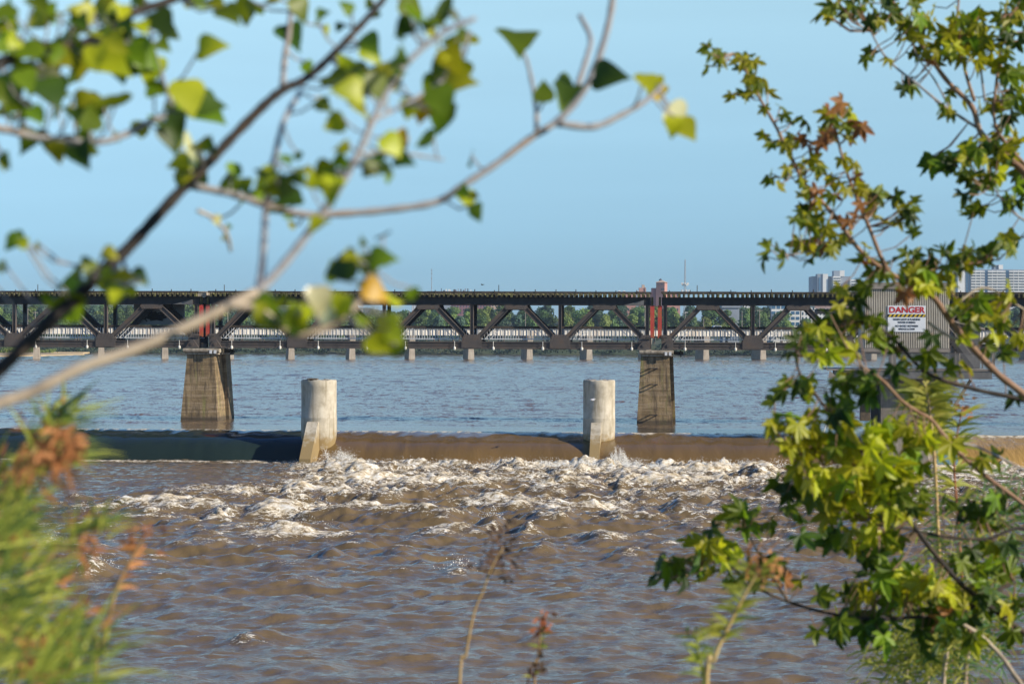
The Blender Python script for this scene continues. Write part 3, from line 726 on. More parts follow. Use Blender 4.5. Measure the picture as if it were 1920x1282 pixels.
# span ends over the piers: red columns, shoes, tan end block
def pier_top(sa, sb, tan_block):
    mid = (sa+sb)/2
    for k, sx in ((0, sa+0.25), (1, sb-0.25)):
        b = MB(); b.box(sx-0.16, sx+0.16, -0.14, 0.16, bz(634), bz(573), BR)
        o = b.build('red_column', M['redpaint'], bridge); o['label'] = 'red painted flaking column'
        b = MB(); b.box(sx-0.08, sx+0.08, -0.16, 0.18, bz(573), bz(557), BR); b.build('column_head', M['tie_end'], bridge)
    for k, sx in ((-1, sa-0.42), (1, sb+0.42)):
        poly = [(sx-0.55, bz(655.4)), (sx+0.55, bz(655.4)), (sx+0.30, bz(646)), (sx+0.1, bz(640)), (sx-0.1, bz(640)), (sx-0.30, bz(646))]
        for n in (-0.30, W+0.3):
            b = MB(); b.prism(poly, BR, n-0.1, n+0.09)
            b.tube([BR(sx, n-0.16, bz(648)), BR(sx, n+0.12, bz(648))], 0.13, 8)
            b.build('bearing_shoe', M['steel'], bridge)
        b = MB(); b.box(sx-0.1*k, sx+0.75*(-k), -0.34, -0.28, bz(634), bz(632.5), BR); b.build('tie_plate', M['steel_dark'], bridge)
        # knee bracket under the top chord
        b = MB(); b.prism([(sx-k*0.0, Z_TB-0.02), (sx+k*1.6, Z_TB-0.02), (sx, Z_TB+0.38)] if k > 0 else [(sx+k*1.6, Z_TB-0.02), (sx, Z_TB-0.02), (sx, Z_TB+0.38)], BR, -0.30, -0.245)
        if k < 0: b.build('knee_plate', M['greymetal'], bridge)
    if tan_block:
        b = MB(); b.box(sa+0.02, sa+0.70, -0.35, W+0.2, Z_TT+0.0, Z_TT+0.33, BR); b.box(sa+0.0, sa+0.74, -0.4, W+0.2, Z_TT+0.335, Z_TT+0.42, BR)
        b.build('end_block', M['capstone'], bridge)
        b = MB(); b.tube([BR(sb-0.35, -0.3, Z_TT+0.38), BR(sb+0.1, -0.3, Z_TT+0.38)], 0.02, 4); b.build('gap_bar', M['guard'], bridge)
pier_top(SPANS[0][1], SPANS[1][0], True)
pier_top(SPANS[1][1], SPANS[2][0], False)
# piers: battered shaft in front, wider rear shaft, cap with a rolled edge
def bridge_pier(px0, px1, tx0, tx1, rungs, cx0, cx1):
    d0 = 156.4; fr = BR
    def sx(px, n): return fr.s_of(px, n)
    zt, zb = bz(668), -3.0
    n0b, n0t = -0.75, -0.45; kd = (zt-zb)/(zt-0.0)
    def ext(a, b_): return b_ + (a-b_)*kd       # carry the batter on under the water
    sb0, sb1, st0, st1 = sx(px0, n0b), sx(px1, n0b), sx(tx0, n0t), sx(tx1, n0t)
    b = MB(); L = 2.9
    B0, B1 = ext(sb0, st0), ext(sb1, st1)
    p = [fr(B0, n0t+(n0b-n0t)*kd, zb), fr(B1, n0t+(n0b-n0t)*kd, zb), fr(B1, n0t+L, zb), fr(B0, n0t+L, zb),
         fr(st0, n0t, zt), fr(st1, n0t, zt), fr(st1-0.05, n0t+L-0.2, zt), fr(st0, n0t+L-0.2, zt)]
    b.hexa(p); 
    shaft = b.build('pier', M['pier'], bridge)
    b = MB()
    p = [fr(B0+0.1, n0t+L+0.003, zb), fr(B1+0.22, n0t+L+0.003, zb), fr(B1+0.15, n0t+L+2.2, zb), fr(B0+0.1, n0t+L+2.2, zb),
         fr(st0+0.1, n0t+L-0.19, zt), fr(st1+0.28, n0t+L-0.19, zt), fr(st1+0.2, n0t+L+1.8, zt), fr(st0+0.1, n0t+L+1.8, zt)]
    b.hexa(p); b.build('pier_rear_shaft', M['pier'], shaft)
    c0, c1 = sx(cx0, -0.7), sx(cx1, -0.7)
    b = MB(); b.box(c0+0.12, c1-0.10, -0.62, 4.2, zt+0.002, bz(664), BR); b.build('pier_neck', M['capstone'], shaft)
    b = MB()
    prof = [(-0.72, bz(664.2)), (-0.85, bz(661.5)), (-0.85, bz(658)), (-0.72, bz(656.6)), (3.4, bz(656.6)), (3.4, bz(664.2))]
    k = len(prof); vs = [fr(c0, n, z) for n, z in prof] + [fr(c1, n, z) for n, z in prof]
    b.add(vs, [tuple(range(k)), tuple(range(2*k-1, k-1, -1))] + [(i, i+k, (i+1)%k+k, (i+1)%k) for i in range(k)])
    b.build('pier_cap', M['capstone'], shaft)
    for q in (0.78, 0.90):
        ss_ = c0+(c1-c0)*q; b = MB(); b.box(ss_-0.1, ss_+0.1, -0.93, -0.852, bz(666), bz(659.5), BR); b.build('cap_clamp', M['white'], shaft)
    b = MB(); b.box(c1+0.004, c1+0.75, 1.2, 1.7, bz(665), bz(659), BR); b.box(c1+0.5, c1+0.6, 1.0, 1.9, bz(669), bz(656.7), BR); b.build('pier_outrigger', M['steel_dark'], shaft)
    mid = (st0+st1)/2
    for py in rungs:
        z = bz(py); f = (zt-z)/(zt-0.0); n = n0t+(n0b-n0t)*f
        b = MB(); b.box(mid-0.42, mid+0.22, n-0.45, n-0.38, z, z+0.07, BR)
        b.box(mid-0.42, mid-0.35, n-0.38, n+0.03, z, z+0.07, BR); b.box(mid+0.15, mid+0.22, n-0.38, n+0.03, z, z+0.07, BR)
        b.build('rung', M['steel_dark'], shaft)
bridge_pier(339, 408, 351, 402, [], 344, 411)
bridge_pier(1194.5, 1261, 1202, 1255, [691, 721, 778], 1199, 1263)
# outer piers, carrying the far ends of the outer spans
for s in (SPANS[0][0], SPANS[2][1]):
    b = MB(); b.hexa([BR(s-1.7, -0.9, -3), BR(s+1.7, -0.9, -3), BR(s+1.7, 4.5, -3), BR(s-1.7, 4.5, -3), BR(s-1.1, -0.5, bz(668)), BR(s+1.1, -0.5, bz(668)), BR(s+1.1, 4.2, bz(668)), BR(s-1.1, 4.2, bz(668))])
    shaft = b.build('pier', M['pier'], bridge)
    b = MB(); b.box(s-1.4, s+1.4, -0.8, 4.3, bz(667.9), bz(656.6), BR); b.build('pier_cap', M['capstone'], shaft)

# grey board with black spray paint inside the left span
gp0, gp1 = BR.s_of(251, W+0.32), BR.s_of(346, W+0.32)
board = empty('painted_board', BR((gp0+gp1)/2, W+0.3, bz(612)), 'grey board with black sprayed scrawl inside the left span', 'board')
b = MB(); b.box(gp0, gp1, W+0.30, W+0.36, bz(611), bz(571), BR); b.build('panel', M['panelgrey'], board)
random.seed(3); b = MB()
def scrawl(cx, cy, w_, h_, turns, ph, r):
    pts = []
    for i in range(60):
        t = i/59*turns*2*math.pi + ph
        px = cx + w_*(0.5*math.cos(t) + 0.35*math.cos(2.3*t+1)); py = cy + h_*(0.5*math.sin(t) + 0.35*math.sin(1.7*t+ph))
        s = BR.s_of(px, W+0.28); pts.append(BR(s, W+0.28, bz(py)))
    b.tube(pts, r, 4)
scrawl(287, 594, 17, 9, 3.2, 0.3, 0.05); scrawl(295, 597, 22, 7, 2.6, 1.4, 0.06); scrawl(272, 597, 8, 10, 1.6, 2.0, 0.05); scrawl(303, 592, 9, 8, 2, 0.9, 0.05); scrawl(287, 590, 10, 5, 2, 0.9, 0.07)
b.build('sprayed_scrawl', M['graffiti'], board)

# ---------------------------------------------------------------- dam columns and their fins
def dam_column(pxl, pxr, top_py, label, fin, plate):
    pc = (pxl+pxr)/2; d = 141.6; r = (pxr-pxl)/2/F*d
    s = DM.s_of(pc); ctr = DM(s, 0, 0); ctr = Vector(((pc-960)/F*(d+0.2), d+0.2, 0)); zt = EYE + (HOR-(top_py-(pc-960)*ROLL))/F*(d-r)
    root = empty('dam_column', Vector((ctr.x, ctr.y, LOW)), label, 'column', 'concrete columns on the dam')
    b = MB(); n = 56; rings = []
    prof = [(r*0.80, LOW-1.5), (r*0.86, -1.4), (r*0.97, -0.7), (r, 0.0), (r, zt-1.95*0+0), ]
    prof = [(r*0.62, LOW-1.5), (r*0.70, LOW+0.1), (r*0.86, -1.1), (r*0.97, -0.5), (r, 0.1), (r, 1.0), (r*1.0, 1.02), (r*0.985, 1.04), (r*0.985, zt-0.5), (r*0.99, zt-0.47), (r*0.99, zt-0.06), (r*0.96, zt), (r*0.70, zt)]
    vs = []
    for rr, z in prof:
        for k in range(n):
            t = 2*math.pi*k/n; w_ = 1+0.006*math.sin(5*t+z)
            zz = z + (0.03*math.sin(7*t)+0.02*math.sin(17*t+1) if z >= zt-0.01 else 0)
            vs.append(ctr + Vector((rr*w_*math.cos(t), rr*w_*math.sin(t), zz)))
    fs = [(i*n+k, i*n+(k+1)%n, (i+1)*n+(k+1)%n, (i+1)*n+k) for i in range(len(prof)-1) for k in range(n)]
    fs.append(tuple((len(prof)-1)*n+k for k in range(n)))
    b.add(vs, fs); o = b.build('shaft', M['cyl'], root, smooth=True)
    # sloping fin on the downstream side
    fr = Frame(960, d); ss = fr.s_of(pc, 0); fr.o = ctr.copy()
    x0, x1 = fin
    def Q(a, n_, z): return fr(a, n_, z)
    zf = EYE + (HOR-792)/F*(d-r)
    b = MB(); h0 = x0/F*d; h1 = x1/F*d
    prof2 = [(-r-0.08+0.35, zf+0.0), (-r-0.10, zf), (-r-0.30, zf-0.05), (-r-3.0, LOW+0.35), (-r-3.1, LOW-1.6), (-r*0.5, LOW-1.6), (-r*0.5, -0.3)]
    k = len(prof2); vs = [Q(h0, n_, z) for n_, z in prof2] + [Q(h1, n_, z) for n_, z in prof2]
    b.add(vs, [tuple(range(k))[::-1], tuple(range(k, 2*k))] + [(i, (i+1)%k, (i+1)%k+k, i+k) for i in range(k)])
    b.build('fin', M['cyl'], root)
    if plate:
        b = MB(); b.box(ctr.x-0.75, ctr.x-0.05+0.45*0, ctr.y-r*0.85, ctr.y+0.2, zt+0.05, zt+0.12); b.box(ctr.x-0.62, ctr.x-0.15, ctr.y-r*0.6, ctr.y, zt-0.02, zt+0.05); b.build('hatch', M['rust_plate'], root)
    return ctr, zt, r
c1_, z1_, r1_ = dam_column(565, 632, 713, 'pale round concrete column with a dark hatch on top, nearer the left bridge pier', (-15, 6), True)
c2_, z2_, r2_ = dam_column(1093.5, 1154, 713.5, 'pale round concrete column beside the rung-marked bridge pier, no hatch on top', (-13, 5.5), False)

# ---------------------------------------------------------------- control cabin, sign, platform, pier
CB = Frame(1700, 138.6)
cabz = lambda py: EYE + (HOR - (py - (1700-960)*ROLL))/F*138.6
def cx(px, n=0): return CB.s_of(px, n)
cabin = empty('control_cabin', CB(0, 0, cabz(660)), 'cream ribbed metal cabin raised on the dam pier behind the maple', 'cabin')
x0, x1 = cx(1621), cx(1780); CD = 4.6
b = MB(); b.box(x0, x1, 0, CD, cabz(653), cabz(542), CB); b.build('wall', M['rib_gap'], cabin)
b = MB(); nr = 48
for i in range(nr):
    s = x0 + (x1-x0)*(i+0.5)/nr; hw = (x1-x0)/nr*0.27
    p = [(s-hw, 0), (s+hw, 0), (s+hw*0.6, -0.05), (s-hw*0.6, -0.05)]
    vs = [CB(a, n, cabz(652.5)) for a, n in p] + [CB(a, n, cabz(543)) for a, n in p]
    b.add(vs, [(0,1,5,4),(1,2,6,5),(2,3,7,6),(3,0,4,7),(4,5,6,7)])
for i in range(34):
    n_ = CD*(i+0.5)/34; b.box(x0-0.05, x0-0.002, n_-0.04, n_+0.04, cabz(652.5), cabz(543), CB)
b.build('ribs', M['cream_metal'], cabin, kind='stuff')
b = MB(); b.box(x0-0.12, x1+0.10, -0.16, CD+0.15, cabz(541.8), cabz(530), CB); b.build('roof', M['trim'], cabin)
b = MB(); b.box(x0-0.05, x1+0.02, -0.12, CD, cabz(660), cabz(653.2), CB); b.build('base_beam', M['trim'], cabin)
b = MB(); b.box(x0+0.1, x1-0.1, 0.1, CD-0.2, cabz(663.5), cabz(660.2), CB); b.build('floor_frame', M['greymetal'], cabin)
b = MB(); b.tube([CB(x0+2.9, 0.6, cabz(530)), CB(x0+2.9, 0.6, cabz(510))], 0.04, 6); b.build('roof_mast', M['steel_dark'], cabin)
b = MB(); b.tube([CB(x0-0.25, -0.05, cabz(640)), CB(x0-0.25, -0.05, cabz(556))], 0.018, 5); b.build('conduit', M['trim'], cabin)
def vec_text(txt, size, s_c, z_c, n, mat, parent, name='lettering', bold=0.0, width=None):
    cu = bpy.data.curves.new(name, 'FONT'); cu.body = txt; cu.size = size; cu.align_x = 'CENTER'; cu.align_y = 'CENTER'; cu.extrude = 0.004; cu.offset = bold
    t = bpy.data.objects.new(name, cu); col.objects.link(t); bpy.context.view_layer.update()
    me = bpy.data.meshes.new_from_object(t.evaluated_get(bpy.context.evaluated_depsgraph_get())); bpy.data.objects.remove(t)
    xs_ = [v.co.x for v in me.vertices]; sx = width/(max(xs_)-min(xs_)) if width else 1
    for v in me.vertices: 
        q = CB(s_c + v.co.x*sx, n - v.co.z, z_c + v.co.y); v.co = q - parent.location
    me.materials.clear(); me.materials.append(mat)
    o = bpy.data.objects.new(name, me); col.objects.link(o); o.parent = parent; return o
sg0, sg1 = cx(1664), cx(1735); sm = (sg0+sg1)/2; sw = sg1-sg0
sign = empty('danger_sign', CB(sm, -0.08, cabz(622)), 'white danger sign with red heading and yellow-black stripe on the ribbed cabin', 'sign')
b = MB(); b.box(sg0, sg1, -0.10, -0.07, cabz(622), cabz(573), CB); b.build('sign_board', M['signwhite'], sign)
vec_text('DANGER', 0.56, sm, cabz(581.5), -0.112, M['signred'], sign, 'heading', 0.018, sw*0.95)
b = MB(); b.box(sg0, sg1, -0.108, -0.101, cabz(594.5), cabz(589), CB); b.build('stripe_band', M['signblack'], sign)
for i in range(9):
    a = sg0 + sw*(i+0.1)/9; z0, z1 = cabz(594.3), cabz(589.2); w_ = sw/9*0.52; sk = 0.14
    b = MB(); poly = [(max(sg0, a), z0), (min(sg1, a+w_), z0), (min(sg1, a+w_+sk), z1), (min(sg1, max(sg0, a+sk)), z1)]
    b.prism(poly, CB, -0.116, -0.110); b.build('stripe', M['signyellow'], sign)
for txt, py, wd in (('WHEN LIGHT IS FLASHING', 599, 0.72), ('WATER IS RISING', 604.6, 0.47), ('NO ENTRY BETWEEN', 611.4, 0.60), ('BRIDGE & DAM', 617, 0.42)):
    vec_text(txt, 0.19, sm, cabz(py), -0.108, M['signblack'], sign, 'text_line', 0.004, sw*wd)

plat = empty('service_platform', CB(0, -1.0, cabz(710)), 'grey steel service platform with chain-link fence below the ribbed cabin', 'platform')
p0, p1 = cx(1553, -1.0), cx(1862, -1.0); PN, PF = -1.0, 5.2
b = MB(); b.box(p0, p1, PN, PF, cabz(694.5), cabz(692), CB); b.build('deck', M['trim'], plat)
b = MB(); b.box(p0+0.75, p1-0.05, PN+0.05, PN+0.16, cabz(708), cabz(694.6), CB); b.box(p0+0.75, p1-0.05, PN+0.0, PN+0.3, cabz(709.5), cabz(708.1), CB); b.build('edge_beam', M['greymetal'], plat)
b = MB(); b.box(p0+0.75, p1-0.05, PF-0.16, PF-0.05, cabz(708), cabz(694.6), CB); b.build('edge_beam', M['greymetal'], plat)
for f in (0.08, 0.3, 0.55, 0.8, 0.98):
    s = p0+(p1-p0)*f; b = MB(); b.box(s-0.06, s+0.06, PN+0.2, PF-0.2, cabz(707), cabz(694.7), CB); b.build('joist', M['greymetal'], plat)
b = MB(); b.prism([(p0, cabz(709)), (p0+0.72, cabz(709)), (p0+0.1, cabz(695))], CB, PN, PN+0.05); b.build('end_bracket', M['trim'], plat)
b = MB(); b.beam(CB(p0-0.05, PN, cabz(695)), CB(p0-0.20, PN, cabz(678)), 0.07, 0.07); b.build('end_post', M['trim'], plat)
posts = [1612, 1673, 1734, 1799, 1861]
for px in posts:
    s = cx(px, PN); b = MB(); b.box(s-0.045, s+0.045, PN-0.08, PN+0.0, cabz(711 if px < 1700 else 692), cabz(661.5), CB); b.build('fence_post', M['trim'], plat)
f0, f1 = cx(1612, PN), cx(1861, PN); zA, zB = cabz(691), cabz(662.5)
b = MB(); b.tube([CB(f0, PN-0.04, zB), CB(f1, PN-0.04, zB)], 0.03, 5); b.build('top_rail', M['greymetal'], plat)
b = MB(); hgt = zB-zA; s = f0-hgt
while s < f1:
    for sg in (1, -1):
        a0, a1 = (s, s+hgt) if sg == 1 else (s+hgt, s); za, zb = zA, zB
        def clip(a0, a1, za, zb):
            t0, t1 = 0, 1
            for lim, sgn in ((f0, 1), (f1, -1)):
                da = a1-a0; v0 = (a0-lim)*sgn; v1 = (a1-lim)*sgn
                if v0 < 0 and v1 < 0: return None
                if v0 < 0: t0 = max(t0, v0/(v0-v1))
                if v1 < 0: t1 = min(t1, v0/(v0-v1))
            return (a0+(a1-a0)*t0, a0+(a1-a0)*t1, za+(zb-za)*t0, za+(zb-za)*t1) if t0 < t1 else None
        q = clip(a0, a1, za, zb)
        if q: b.beam(CB(q[0], PN-0.04, q[2]), CB(q[1], PN-0.04, q[3]), 0.014, 0.014)
    s += 0.11
b.build('chain_link', M['wire'], plat, kind='stuff')
for px0, px1, y0, y1 in ((1822, 1768, 712, 800), (1602, 1640, 712, 800)):
    if px0 == 1602: continue
    b = MB(); b.beam(CB(cx(px0), 0.5, cabz(y0)), CB(cx(px1), 0.5, cabz(y1)), 0.16, 0.20); b.build('brace', M['trim'], plat)
dp = empty('dam_pier', CB(0, 0.4, LOW), 'broad grey concrete pier under the ribbed cabin', 'pier')
q0, q1 = cx(1652, .3), cx(1757, .3)
b = MB(); b.box(q0, q1, 0.3, 5.0, LOW-1, cabz(709.8), CB); b.build('shaft', M['concrete'], dp)
b = MB(); b.box(q1-0.9, q1+0.6, 0.5, 4.4, cabz(722), cabz(710), CB); b.build('corbel', M['concrete'], dp)
b = MB(); b.hexa([CB(q0-0.2, -3.0, LOW-1), CB(q1-0.6, -3.0, LOW-1), CB(q1-0.2, 0.298, LOW-1), CB(q0-0.2, 0.298, LOW-1), CB(q0-0.1, -2.0, cabz(812)), CB(q1-1.2, -1.8, cabz(806)), CB(q1-0.4, 0.298, cabz(778)), CB(q0-0.1, 0.298, cabz(797))])
b.build('footing', M['concrete'], dp)
b = MB(); b.box(cx(1615), cx(1634), 0.5, 1.2, cabz(790), cabz(709.9), CB); b.build('side_post', M['rust_plate'], dp)
b = MB(); b.box(cx(1635), cx(1650), 0.6, 0.8, cabz(806), cabz(712), CB)
for i in range(9): b.beam(CB(cx(1635), 0.58, cabz(800-i*9)), CB(cx(1650), 0.58, cabz(793-i*9)), 0.05, 0.05)
b.build('ladder_frame', M['steel_dark'], dp)
st = empty('stairs', CB(cx(1810), 1.5, cabz(692)), 'grey metal stairs beside the ribbed cabin', 'stairs')
for k, n_ in enumerate((1.2, 2.2)):
    b = MB(); b.beam(CB(cx(1785), n_, cabz(634)), CB(cx(1828), n_, cabz(690)), 0.06, 0.26, up=(0,0,1)); b.build('stringer', M['steel_dark'], st)
for i in range(9):
    t = (i+0.5)/9; b = MB(); s = cx(1785+43*t); b.box(s-0.13, s+0.13, 1.23, 2.17, cabz(634+56*t), cabz(634+56*t)+0.05, CB); b.build('tread', M['greymetal'], st)
b = MB(); b.beam(CB(cx(1783), 1.2, cabz(612)), CB(cx(1830), 1.2, cabz(668)), 0.04, 0.05); b.build('handrail', M['trim'], st)
hut = empty('side_hut', CB(cx(1815), 3.0, cabz(690)), 'dull grey plank-clad hut right of the ribbed cabin', 'hut')
h0, h1 = cx(1790, 3), cx(1838, 3)
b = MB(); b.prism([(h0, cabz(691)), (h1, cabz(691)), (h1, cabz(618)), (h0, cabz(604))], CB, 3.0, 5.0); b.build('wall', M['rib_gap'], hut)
for i in range(15):
    s = h0+(h1-h0)*(i+0.5)/15; zt = cabz(604+14*(i+0.5)/15)
    b = MB(); b.box(s-(h1-h0)/34, s+(h1-h0)/34, 2.96, 2.998, cabz(690), zt-0.05, CB); b.build('plank', M['greymetal'], hut)
b = MB(); b.prism([(h0-0.2, cabz(603)), (h1+0.3, cabz(618)), (h1+0.3, cabz(614)), (h0-0.2, cabz(599))], CB, 2.8, 5.2); b.build('roof', M['trim'], hut)
box = empty('equipment_box', CB(cx(1860), 5.5, cabz(662)), 'dark open-fronted equipment box on the bridge side of the stairs', 'box')
b = MB(); g0, g1 = cx(1838, 5.5), cx(1868, 5.5); b.box(g0, g1, 5.4, 7.0, cabz(660), cabz(645), CB); b.build('body', M['steel_dark'], box)
b = MB(); b.box(g0-0.05, g1+0.05, 5.3, 7.1, cabz(644.8), cabz(642), CB); b.build('lid', M['white'], box)
b = MB(); b.box(g0+0.1, g0+0.2, 5.45, 5.55, cabz(692), cabz(660.2), CB); b.box(g1-0.2, g1-0.1, 5.45, 5.55, cabz(692), cabz(660.2), CB); b.build('legs', M['greymetal'], box)
tri = empty('marker_frame', P(1553, 812, 139.5), 'thin white stick frame shaped like a tent in the water left of the dam pier', 'frame')
for a in ((1545, 812), (1574, 814)):
    b = MB(); b.beam(P(1554, 782, 139.5), P(a[0], a[1], 139.5), 0.07, 0.07); b.build('stick', M['white'], tri)

# ---------------------------------------------------------------- birds
def bird(loc, span, heading, roll, mat, label, flying=True, name='bird'):
    root = empty(name, loc, label, 'bird')
    b = MB(); L = span*0.42; hd = Vector((math.cos(heading), math.sin(heading), 0)); sd = Vector((-hd.y, hd.x, 0))
    loc = Vector(loc)
    b.tube([loc-hd*L*0.62, loc-hd*L*0.35, loc, loc+hd*L*0.25, loc+hd*L*0.40, loc+hd*L*0.50, loc+hd*L*0.66], [L*0.03, L*0.11, L*0.17, L*0.14, L*0.09, L*0.08, L*0.012], 8)
    b.build('body', mat, root, smooth=True)
    if flying:
        for k in (-1, 1):
            out = (sd*k*math.cos(roll*k) + Vector((0,0,1))*(math.sin(0.5)+0.3*math.sin(roll)*k)).normalized()
            a = loc + sd*k*L*0.12; m_ = a + out*span*0.25; t = m_ + (sd*k + Vector((0,0,-0.15))).normalized()*span*0.26 - hd*L*0.25
            b = MB(); up = Vector((0,0,L*0.035))
            top = [a+hd*L*0.2, m_+hd*L*0.22, t, m_-hd*L*0.16, a-hd*L*0.22]
            b.add([p+up for p in top]+[p-up for p in top], [(0,1,2,3,4),(9,8,7,6,5)]+[(i,i+5,(i+1)%5+5,(i+1)%5) for i in range(5)]); b.build('wing', mat, root)
    else:
        b = MB(); b.tube([loc+Vector((0,0,-L*0.1)), loc+Vector((0,0,-L*0.35))], L*0.03, 5); b.build('legs', mat, root)
    return root
bird(P(904, 534, 230), 0.75, 2.6, 0.5, M['bird_dark'], 'small dark bird flying in the sky above the bridge')
bird(P(1111, 750, 137), 0.72, 2.7, -0.4, M['bird_white'], 'white bird flying in front of the rung-side column')
for k, (px, c_, z_, lb) in enumerate([(1125, c2_, z2_, 'small dark bird perched mid-rim on the column beside the rung-marked pier'), (1144, c2_, z2_, 'small dark bird perched at the right rim of the column beside the rung-marked pier'), (1103, c2_, z2_, 'small dark bird perched at the left rim of the column beside the rung-marked pier'),
        (609, c1_, z1_, 'small dark bird perched next to the hatch on the left dam column'), (619, c1_, z1_, 'small dark bird perched at the right rim of the left dam column')]):
    bird(Vector(((px-960)/F*141, 141, z_+0.09)), 0.34, 0.4+k, 0, M['bird_dark'], lb, flying=False)

# ---------------------------------------------------------------- road bridge beyond
RB = Frame(660, 590, -0.20)
rb = empty('road_bridge', RB(0, 0, 0), 'long low road bridge with ivory girders and stubby concrete piers behind the truss bridge', 'bridge')
rz = lambda py: EYE + (HOR - (py + 300*ROLL))/F*590
rpx = [-171,-52, 68,190,310,433,547,661,773,884,994,1106,1217,1325,1432,1537,1640,1741,1840,1940,2037]
rs = [RB.s_of(px) for px in rpx]
zt_, zf_, zg_ = rz(612.5), rz(616.8), rz(628)
for i in range(len(rs)-1):
    a, e = rs[i]+0.06, rs[i+1]-0.06
    b = MB(); b.box(a, e, -0.3, -0.1, zf_, zt_, RB); b.build('parapet', M['parapet'], rb)
    b = MB(); b.box(a, e, 0, 0.4, zg_, zf_-0.03, RB); b.build('girder', M['ivory'], rb)
    b = MB(); b.box(a, e, 11.6, 12, zg_, zt_, RB); b.build('far_girder', M['ivory'], rb)
    for j in range(16):
        pass
b = MB(); s = rs[0]
while s < rs[-1]:
    b.box(s-0.09, s+0.09, -0.22, -0.002, zg_+0.05, zf_-0.04, RB); s += 1.15
b.build('girder_ribs', M['ivory'], rb, kind='stuff')
b = MB(); b.box(rs[0], rs[-1], 0.41, 11.59, zf_-0.6, zf_-0.05, RB); b.build('roadway', M['parapet'], rb)
for s in rs:
    b = MB(); z0 = -2
    b.hexa([RB(s-1.05, 0.2, z0), RB(s+1.05, 0.2, z0), RB(s+1.05, 9.5, z0), RB(s-1.05, 9.5, z0), RB(s-0.75, 0.5, rz(645)), RB(s+0.75, 0.5, rz(645)), RB(s+0.75, 9.2, rz(645)), RB(s-0.75, 9.2, rz(645))]); rp_ = b.build('pier', M['rpier'], rb)
    b = MB(); b.hexa([RB(s-0.75, -0.2, rz(644.9)), RB(s+0.75, -0.2, rz(644.9)), RB(s+0.75, 10, rz(644.9)), RB(s-0.75, 10, rz(644.9)), RB(s-0.95, -0.8, zg_-0.02), RB(s+0.95, -0.8, zg_-0.02), RB(s+0.95, 12, zg_-0.02), RB(s-0.95, 12, zg_-0.02)]); b.build('pier_head', M['rpier'], rp_)
# car on it
def car(px, label):
    s = RB.s_of(px, 3); root = empty('parked_car', RB(s, 3, zt_), label, 'car'); root.name = 'car'
    z0 = zt_ - 0.55
    prof = [(-2.2, 0.35), (2.2, 0.35), (2.25, 0.75), (1.3, 0.95), (0.75, 1.42), (-1.0, 1.45), (-1.7, 1.0), (-2.25, 0.9)]
    b = MB(); b.prism([(s+a, z0+z) for a, z in prof], RB, 2.2, 3.9); b.build('body', M['paintwhite'], root)
    b = MB(); b.prism([(s+a, z0+z) for a, z in [(-1.35, 1.0), (1.05, 1.0), (0.68, 1.36), (-0.95, 1.38)]], RB, 2.17, 2.197); b.build('side_window', M['window'], root)
    for a in (-1.4, 1.4):
        b = MB(); b.tube([RB(s+a, 2.15, z0+0.33), RB(s+a, 2.4, z0+0.33)], 0.33, 12); b.build('wheel', M['tyre'], root)
car(1345, 'white car crossing the road bridge right of the rung-marked pier')
car(1690, 'pale car crossing the road bridge behind the ribbed cabin')

# pinkish overpass beam behind the right span
cn = Frame(1600, 320)
ov = empty('overpass_beam', cn(0, 0, 0), 'pinkish concrete beam with dark underside behind the right span', 'overpass')
oz = lambda py: EYE + (HOR - (py - 640*ROLL))/F*320
o0, o1 = cn.s_of(1527), cn.s_of(1800)
npn = 27
for i in range(npn):
    a = o0+(o1-o0)*i/npn; b = MB(); b.box(a+0.03, a+(o1-o0)/npn-0.03, 0, 0.5, oz(578.5), oz(572.5), cn); b.build('panel', M['canopy'], ov)
b = MB(); b.box(o0+0.4, o1, 0.3, 7, oz(588), oz(579), cn); b.build('underside', M['parapet'], ov)
for f in (0.55, 0.97):
    s = o0+(o1-o0)*f; b = MB(); b.box(s-0.5, s+0.5, 2, 4, -3, oz(588.1), cn); b.build('column', M['concrete'], ov)

# ---------------------------------------------------------------- far trees
random.seed(21)
def crown_mesh(name, mat, w_, h_, n, seed, leaf):
    """leaf clumps spread over several uneven boughs, open between them"""
    r = random.Random(seed); vs = []; fs = []
    lobes = []
    for i in range(r.randint(9, 13)):
        a = r.uniform(0, 6.283); rr = r.uniform(0.05, 0.34)*w_; z = h_*r.uniform(0.30, 0.86)
        rr *= 1.25 - 0.8*(z/h_)
        lobes.append((Vector((rr*math.cos(a), rr*math.sin(a), z)), w_*r.uniform(0.14, 0.25)))
    lobes.append((Vector((0, 0, h_*0.86)), w_*0.17)); lobes.append((Vector((0,0,h_*0.5)), w_*0.3))
    for i in range(n):
        c_, rad = lobes[r.randrange(len(lobes))]
        d = Vector((r.gauss(0,1), r.gauss(0,1), r.gauss(0,1))).normalized()
        q = c_ + Vector((d.x, d.y, d.z*0.8))*rad*(r.random()**0.35)*r.uniform(0.8, 1.12)
        nrm = (d + Vector((r.gauss(0,.5), r.gauss(0,.5), r.gauss(0,.5)+0.3))).normalized()
        a = nrm.cross(Vector((r.gauss(0,1), r.gauss(0,1), r.gauss(0,1)))).normalized(); b_ = nrm.cross(a)
        s = leaf*r.uniform(0.55, 1.3); k = len(vs)
        vs += [q-a*s*0.5, q+b_*s*0.42, q+a*s*0.55, q-b_*s*0.40]; fs.append((k, k+1, k+2, k+3))
    me = bpy.data.meshes.new(name); me.from_pydata([tuple(v) for v in vs], [], fs); me.materials.append(mat); me.update(); return me
trunk_b = MB(); trunk_b.tube([Vector((0,0,-1.5)), Vector((0.1,0,2)), Vector((-0.1,0.1,5)), Vector((0.1,0,8))], [0.32,0.26,0.19,0.08], 6)
